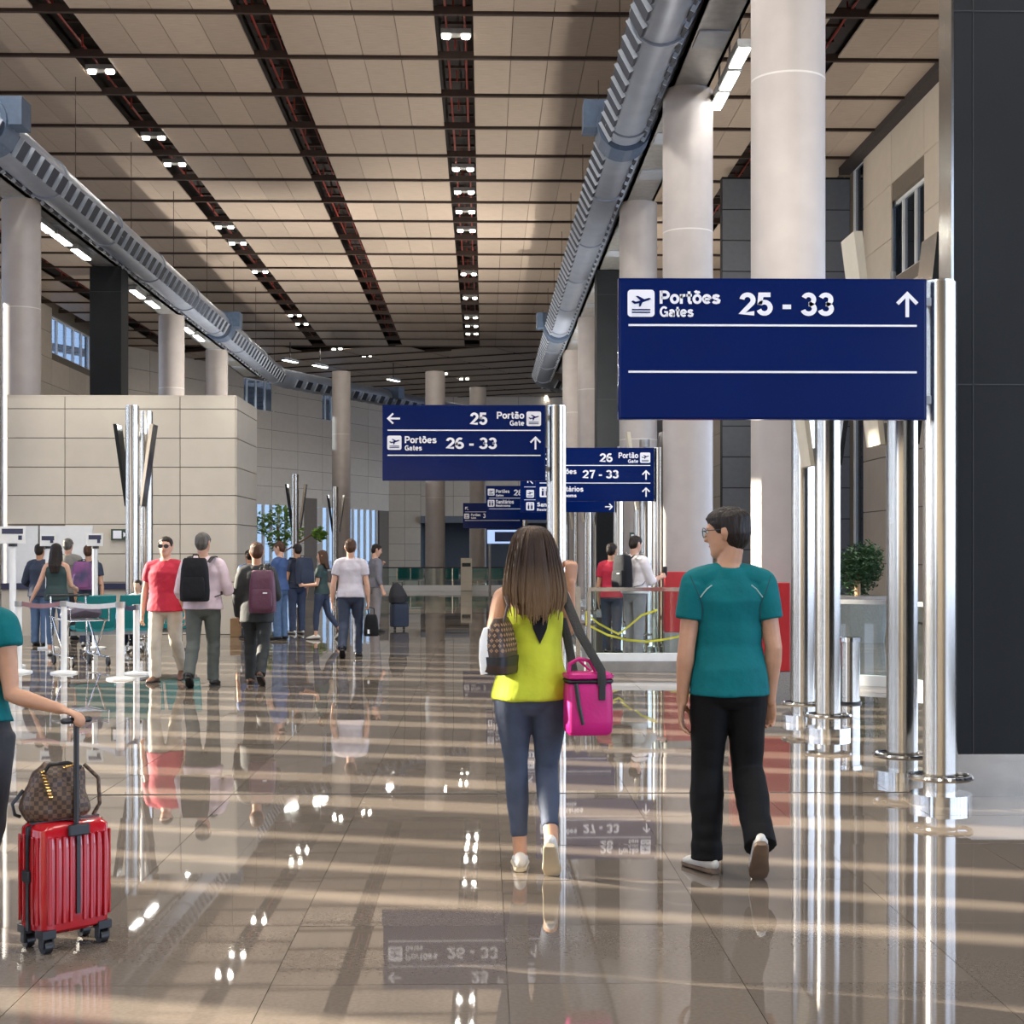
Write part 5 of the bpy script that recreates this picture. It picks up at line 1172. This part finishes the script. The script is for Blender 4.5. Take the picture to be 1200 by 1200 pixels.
# handbag on the suitcase
hp = Tsc @ V((-.02, .02, z2)); t = thing('handbag', 'brown chequered handbag with gold chain resting on the red suitcase', 'bag', hp, .25)
def checker():
    m = mat('chequered canvas', (0.10, 0.060, 0.035), .5, noise_amt=.15); nt = m.node_tree; ch = nt.nodes.new('ShaderNodeTexChecker'); ch.inputs['Scale'].default_value = 58; tc_ = nt.nodes.new('ShaderNodeTexCoord')
    ch.inputs[1].default_value = (.125, .075, .045, 1); ch.inputs[2].default_value = (.045, .026, .018, 1); nt.links.new(tc_.outputs['Object'], ch.inputs[0]); nt.links.new(ch.outputs[0], nt.nodes['Principled BSDF'].inputs['Base Color']); return m
M['check'] = checker()
mb = MB(); mb.loft([((-.01, 0, .006), .115, .070), ((-.012, 0, .04), .135, .082), ((-.005, 0, .10), .128, .080), ((.010, 0, .16), .105, .058), ((.028, 0, .205), .085, .028), ((.03, 0, .222), .078, .014)], 26, side=AX, sq=2.8)
bf = lambda me: disp(me, lambda x, y, z: .009 * NZ(x * 18, y * 18, z * 14) - .012 * max(0, math.sin((x - .03) * 26)) * max(0, (z - .06) * 6))
remesh(mb, 'main_body', M['check'], t, .007, smooth=2, post=bf)
MB().tube([(-.055, -.05, .185), (-.03, -.065, .225), (.04, -.07, .232), (.09, -.05, .21)], .008).build('rim_piping', M['black'], t, smooth=True)
MB().tube([(.10, 0, .215), (.155, -.01, .16), (.16, -.02, .06), (.135, -.02, .015)], .008).build('handle', M['check'], t, smooth=True)
MB().tube([(-.13, 0, .12), (-.17, -.02, .07), (-.16, -.03, .03), (-.14, -.02, .02)], .007).build('handle', M['black'], t, smooth=True)
mb = MB()
for i in range(9): mb.torus((-.055 + i * .004, -.078 - .002 * i, .20 - i * .012), .009, .003, 10, 5)
for i in range(4): mb.torus((.03 + i * .012, -.075, .215 + .004 * i), .009, .003, 10, 5)
mb.build('gold_chain', M['gold'], t, smooth=True)

# ---- people further away
W_ = dict(lth=(0, .22, -1), lsh=(0, -.05, -1), rth=(0, -.16, -1), rsh=(0, -.35, -1), rfoot=(.05, .85, -.5))
W2 = dict(rth=(0, .22, -1), rsh=(0, -.05, -1), lth=(0, -.16, -1), lsh=(0, -.35, -1), lfoot=(-.05, .85, -.5))
K1 = person('man in a red polo shirt, sunglasses and beige trousers walking towards the viewer', 194, 799, 1.75, 172, shirt='redpolo', pants='khaki', shoe='shoebrown', hair='hairdark', skin='skin2', bw=1.12, loose=1.06, hem=.49, sleeve=.6, lua=(-.22, 0, -1), rua=(.26, -.1, -1), hyaw=4, **W2)
glasses(K1, tint=True)
K2 = person('man in a pale pink shirt and grey trousers with a black backpack', 238, 804, 1.79, 0, shirt='pinkshirt', pants='greenslacks', shoe='shoeblack', hair='hairgrey', skin='skin2', bw=1.1, loose=1.08, sleeve=1.4, lua=(-.26, 0, -1), lfa=(.1, .6, -.8), rua=(.30, .1, -1), rfa=(-.1, .9, .1), hem=.505, hyaw=-12, **W2)
backpack(K2, 'black backpack worn by the man in the pale pink shirt', -.05, w=.34, hh=.50, d=.18)
K3 = person('person in a black suit with a maroon backpack on one shoulder', 301, 802, 1.68, 0, shirt='blacksuit', coat='jacket', pants='blacksuit', shoe='shoebrown', hair='hairbrown', skin='skin', loose=1.1, sleeve=1.97, hem=.44, lua=(-.22, -.05, -1), lfa=(.0, .3, -1), rua=(.2, .1, -1), rfa=(-.1, .9, .3), hyaw=8, **W_)
backpack(K3, 'maroon backpack slung on the person in the black suit', .10, 'maroon', w=.32, hh=.50, d=.17, zc=K3.B(.66), straps=1, mark=True)
K4 = person('person in a coral shirt and dark trousers behind the man with the pink shirt', 264, 741, 1.74, 20, shirt='coral', pants='navy', shoe='shoeblack', hair='hairdark', skin='skin', sleeve=.6, hyaw=40, lua=(-.2, .1, -1), rfa=(-.2, .9, .1))
K5 = person('person in a pale shirt standing behind the red polo shirt', 217, 738, 1.72, 10, shirt='lilacpolo', pants='navy', shoe='shoeblack', hair='hairdark', skin='skin', sleeve=.55)
K6 = person('person in a mauve top beside the twin mast, seen behind the red polo shirt', 181, 738, 1.68, 60, shirt='pinkshirt', pants='navy', shoe='shoeblack', hair='hairdark', skin='skin2', sleeve=.6, female=True)
K7 = person('man in a blue shirt and jeans holding his arms folded, by the lime plant', 328, 750, 1.75, 70, shirt='blueshirt', pants='jeans', shoe='shoeblack', hair='hairbrown', skin='skin2', sleeve=.6, rua=(.1, .35, -1), rfa=(-.5, .9, .3), lua=(-.1, .3, -1), lfa=(.6, .8, .2), hpitch=-8)
K8 = person('man with a large dark backpack and white trainers behind the blue shirted man', 348, 743, 1.72, 35, shirt='navy', pants='darkjeans', shoe='shoewhite', hair='hairdark', skin='skin', sleeve=.6)
backpack(K8, 'large dark blue backpack beside the blue shirted man', .02, 'navy', w=.36, hh=.52, d=.24)
K8b = person('person in blue mostly hidden behind the black suit', 292, 748, 1.60, 30, shirt='blueshirt', pants='navy', shoe='shoeblack', hair='hairdark', skin='skin', sleeve=.6)
K9 = person('woman with long auburn hair, dark green top and dark jeans, in mid stride', 377, 749, 1.60, 80, shirt='darkgreen', pants='darkjeans', slim=True, shoe='shoewhite', hair='hairbrown', hairstyle='long', skin='skin2', female=True, sleeve=.6, lth=(0, .20, -1), lsh=(0, .02, -1), rth=(0, -.26, -1), rsh=(0, -.36, -1), rfoot=(0, .8, -.6), rua=(.12, .1, -1), rfa=(0, 1, -.12), lua=(-.1, .15, -1), lfa=(.1, 1, -.05), rcurl=.8)
hbp = K9.T @ V((.24, .02, K9.B(.55))); t = thing('tote_bag', 'beige tote bag on the arm of the auburn haired woman', 'bag', hbp, K9.face)
mb = MB(); rbox(mb, (0, 0, 0), .12, .36, .28, 4, taper=.9); mb.build('main_body', M['beigetop'], t, smooth=True); MB().tube([(0, -.1, .13), (-.01, -.06, .30), (-.01, .06, .30), (0, .1, .13)], .01).build('handle', M['shoebrown'], t, smooth=True)
K10 = person('man in a pale lilac polo and navy trousers walking away with a small black bag', 411, 770, 1.76, 0, shirt='lilacpolo', pants='navy', shoe='shoeblack', hair='hairbrown', skin='skin2', sleeve=.62, hem=.51, bw=1.06, loose=1.05, lua=(-.26, -.1, -1), rua=(.2, -.05, -1), rcurl=1.2, **W2)
c = K10.T @ (K10.wR + K10.rfa * .09); t = thing('duffel_bag', 'small black bag carried by the man in the lilac polo', 'bag', (c.x + .04, c.y, c.z - .26), 0)
mb = MB(); rbox(mb, (0, 0, 0), .22, .16, .32, 3, taper=.75); mb.build('main_body', M['blacknylon'], t, smooth=True); MB().tube([(-.04, 0, .14), (-.05, 0, .25), (-.03, 0, .27), (.04, 0, .25), (.05, 0, .14)], .01).build('handle', M['webbing'], t, smooth=True); MB().box(-.05, -.02, -.085, -.07, -.12, -.06).build('badge', M['white'], t)
K11 = person('man in a grey sweater and light grey trousers standing beside a wheeled case', 440, 741, 1.72, -62, shirt='greysweater', pants='greypants', shoe='shoeblack', hair='hairdark', skin='skin2', sleeve=1.9, hyaw=-14, hpitch=-14, lua=(-.1, .3, -1), lfa=(.5, .35, 1), rua=(.22, -.15, -1), rfa=(.3, .25, -1), rcurl=1.1, lcurl=1.0)
c = ground(468, 738); t = thing('trolley_case', 'black wheeled case beside the man in the grey sweater', 'suitcase', c, .5)
mb = MB(); rbox(mb, (0, 0, .30), .36, .22, .48, 6); mb.build('main_body', M['navy'], t, smooth=True)
for q in (-.1, .1): MB().loft([((q - .015, 0, .032), .03, .03), ((q + .015, 0, .032), .03, .03)], 14).build('wheel', M['black'], t, smooth=True)
MB().tube([(-.1, .08, .5), (-.1, .08, .96), (.1, .08, .96), (.1, .08, .5)], .012).build('pull_handle', M['black'], t, smooth=True)
b2 = c + V((-.03, -.02, .52)); t = thing('jacket_bag', 'dark bag slung over the wheeled case by the grey sweater', 'bag', b2, .4)
mb = MB(); mb.loft([((0, 0, .02), .17, .13), ((0, 0, .16), .19, .14), ((-.03, 0, .32), .13, .10), ((-.05, 0, .43), .05, .05)], 18, sq=2.6); remesh(mb, 'main_body', M['darkcoat'], t, .014, smooth=2)
K12 = person('man in a white shirt with a black backpack looking at a phone behind the balustrade', 744, 770, 1.80, -52, shirt='whiteshirt', pants='greypants', shoe='shoeblack', hair='hairdark', skin='skin2', sleeve=1.5, bw=1.08, loose=1.1, hem=.525, rua=(.15, .35, -1), rfa=(-.15, 1, .25), lua=(-.15, .25, -1), lfa=(.2, 1, .05), hpitch=-10, rcurl=1.0)
backpack(K12, 'black backpack worn by the man in the white shirt', 0, w=.32, hh=.52, d=.20, mark=True)
c = K12.T @ (K12.wR + K12.rfa * .12 + V((-.02, 0, .045))); t = thing('phone', 'dark phone in the hand of the man in the white shirt', 'phone', c, K12.face); MB().box(-.04, .04, -.006, .006, -.06, .08).build('body', M['black'], t, bevel=.004)
K13 = person('person in a red top seen past the black backpack behind the balustrade', 717, 766, 1.70, -25, shirt='redpolo', pants='navy', shoe='shoeblack', hair='hairdark', skin='skin', sleeve=.6)
# the queue at the kiosk
K14 = person('dark haired man in a dark jacket at the kiosk counter', 47, 757, 1.70, -8, shirt='navy', coat='jacket', pants='jeans', shoe='shoeblack', hair='hairdark', skin='skin', sleeve=1.97, hem=.48, loose=1.1, lua=(-.4, .1, -1), lfa=(.2, .7, -.3))
K15 = person('woman with long dark hair in a black waistcoat in front of the kiosk', 66, 768, 1.69, 4, shirt='darkgreen', pants='jeans', slim=True, shoe='shoewhite', hair='hairdark', hairstyle='verylong', skin='skin2', female=True, sleeve=0, hem=.49, lua=(-.4, -.1, -1), lfa=(-.5, .1, -1), rua=(.25, .1, -1), rfa=(.1, .9, -.2))
K16 = person('grey haired man in a grey jacket waiting at the kiosk', 80, 750, 1.80, -6, shirt='greyjacket', coat='jacket', pants='blacksuit', shoe='shoeblack', hair='hairgrey', hairstyle='short', skin='skin2', sleeve=1.97, hem=.46, loose=1.12, bw=1.06)
K17 = person('short haired traveller wearing a purple backpack at the kiosk', 104, 757, 1.68, 0, shirt='navy', pants='navy', shoe='shoewhite', hair='hairbrown', skin='skin2', sleeve=.7)
backpack(K17, 'purple patterned backpack in front of the kiosk', -.04, 'purple', w=.36, hh=.46, d=.18)
p = ground(160, 765)
K18 = person('dark haired child sitting on the teal seats with only the head showing', 156, 765, 1.30, 170, loc=(p.x + .02, p.y - .02), seat=.50, shirt='whiteshirt', pants='navy', shoe='shoeblack', hair='hairdark', skin='skin2', sleeve=.6, lth=(0, 1, .0), rth=(0, 1, .0), lsh=(0, .1, -1), rsh=(0, .05, -1), lua=(-.2, .3, -1), lfa=(.1, 1, -.1), rua=(.2, .3, -1), rfa=(-.1, 1, -.1))
flush_jobs()
# seams on the teal shirt follow the finished cloth
sh = Km.shirt; 
from mathutils.bvhtree import BVHTree
me_ = sh.data; bvh = BVHTree.FromPolygons([v.co for v in me_.vertices], [p.vertices for p in me_.polygons])
def drape(pts, off=.001):
    out = []
    for x, f in pts:
        hit = bvh.ray_cast(V((x, -1.2, Km.B(f))), V((0, 1, 0)))
        if hit[0] is not None: out.append(hit[0] + V((0, -off, 0)))
    return out
for s in (-1, 1):
    a = drape([(s * .195, .815), (s * .178, .79), (s * .160, .765), (s * .145, .745), (s * .137, .725), (s * .142, .70), (s * .152, .675)])
    if len(a) > 2: MB().tube(a, .0028, 6).build('seam', M['darkteal'], Km.root, smooth=True)
    a = drape([(s * .150, .757), (s * .135, .768), (s * .118, .780), (s * .095, .790)])
    if len(a) > 2: MB().tube(a, .0034, 6).build('reflective_strip', M['reflect'], Km.root, smooth=True)
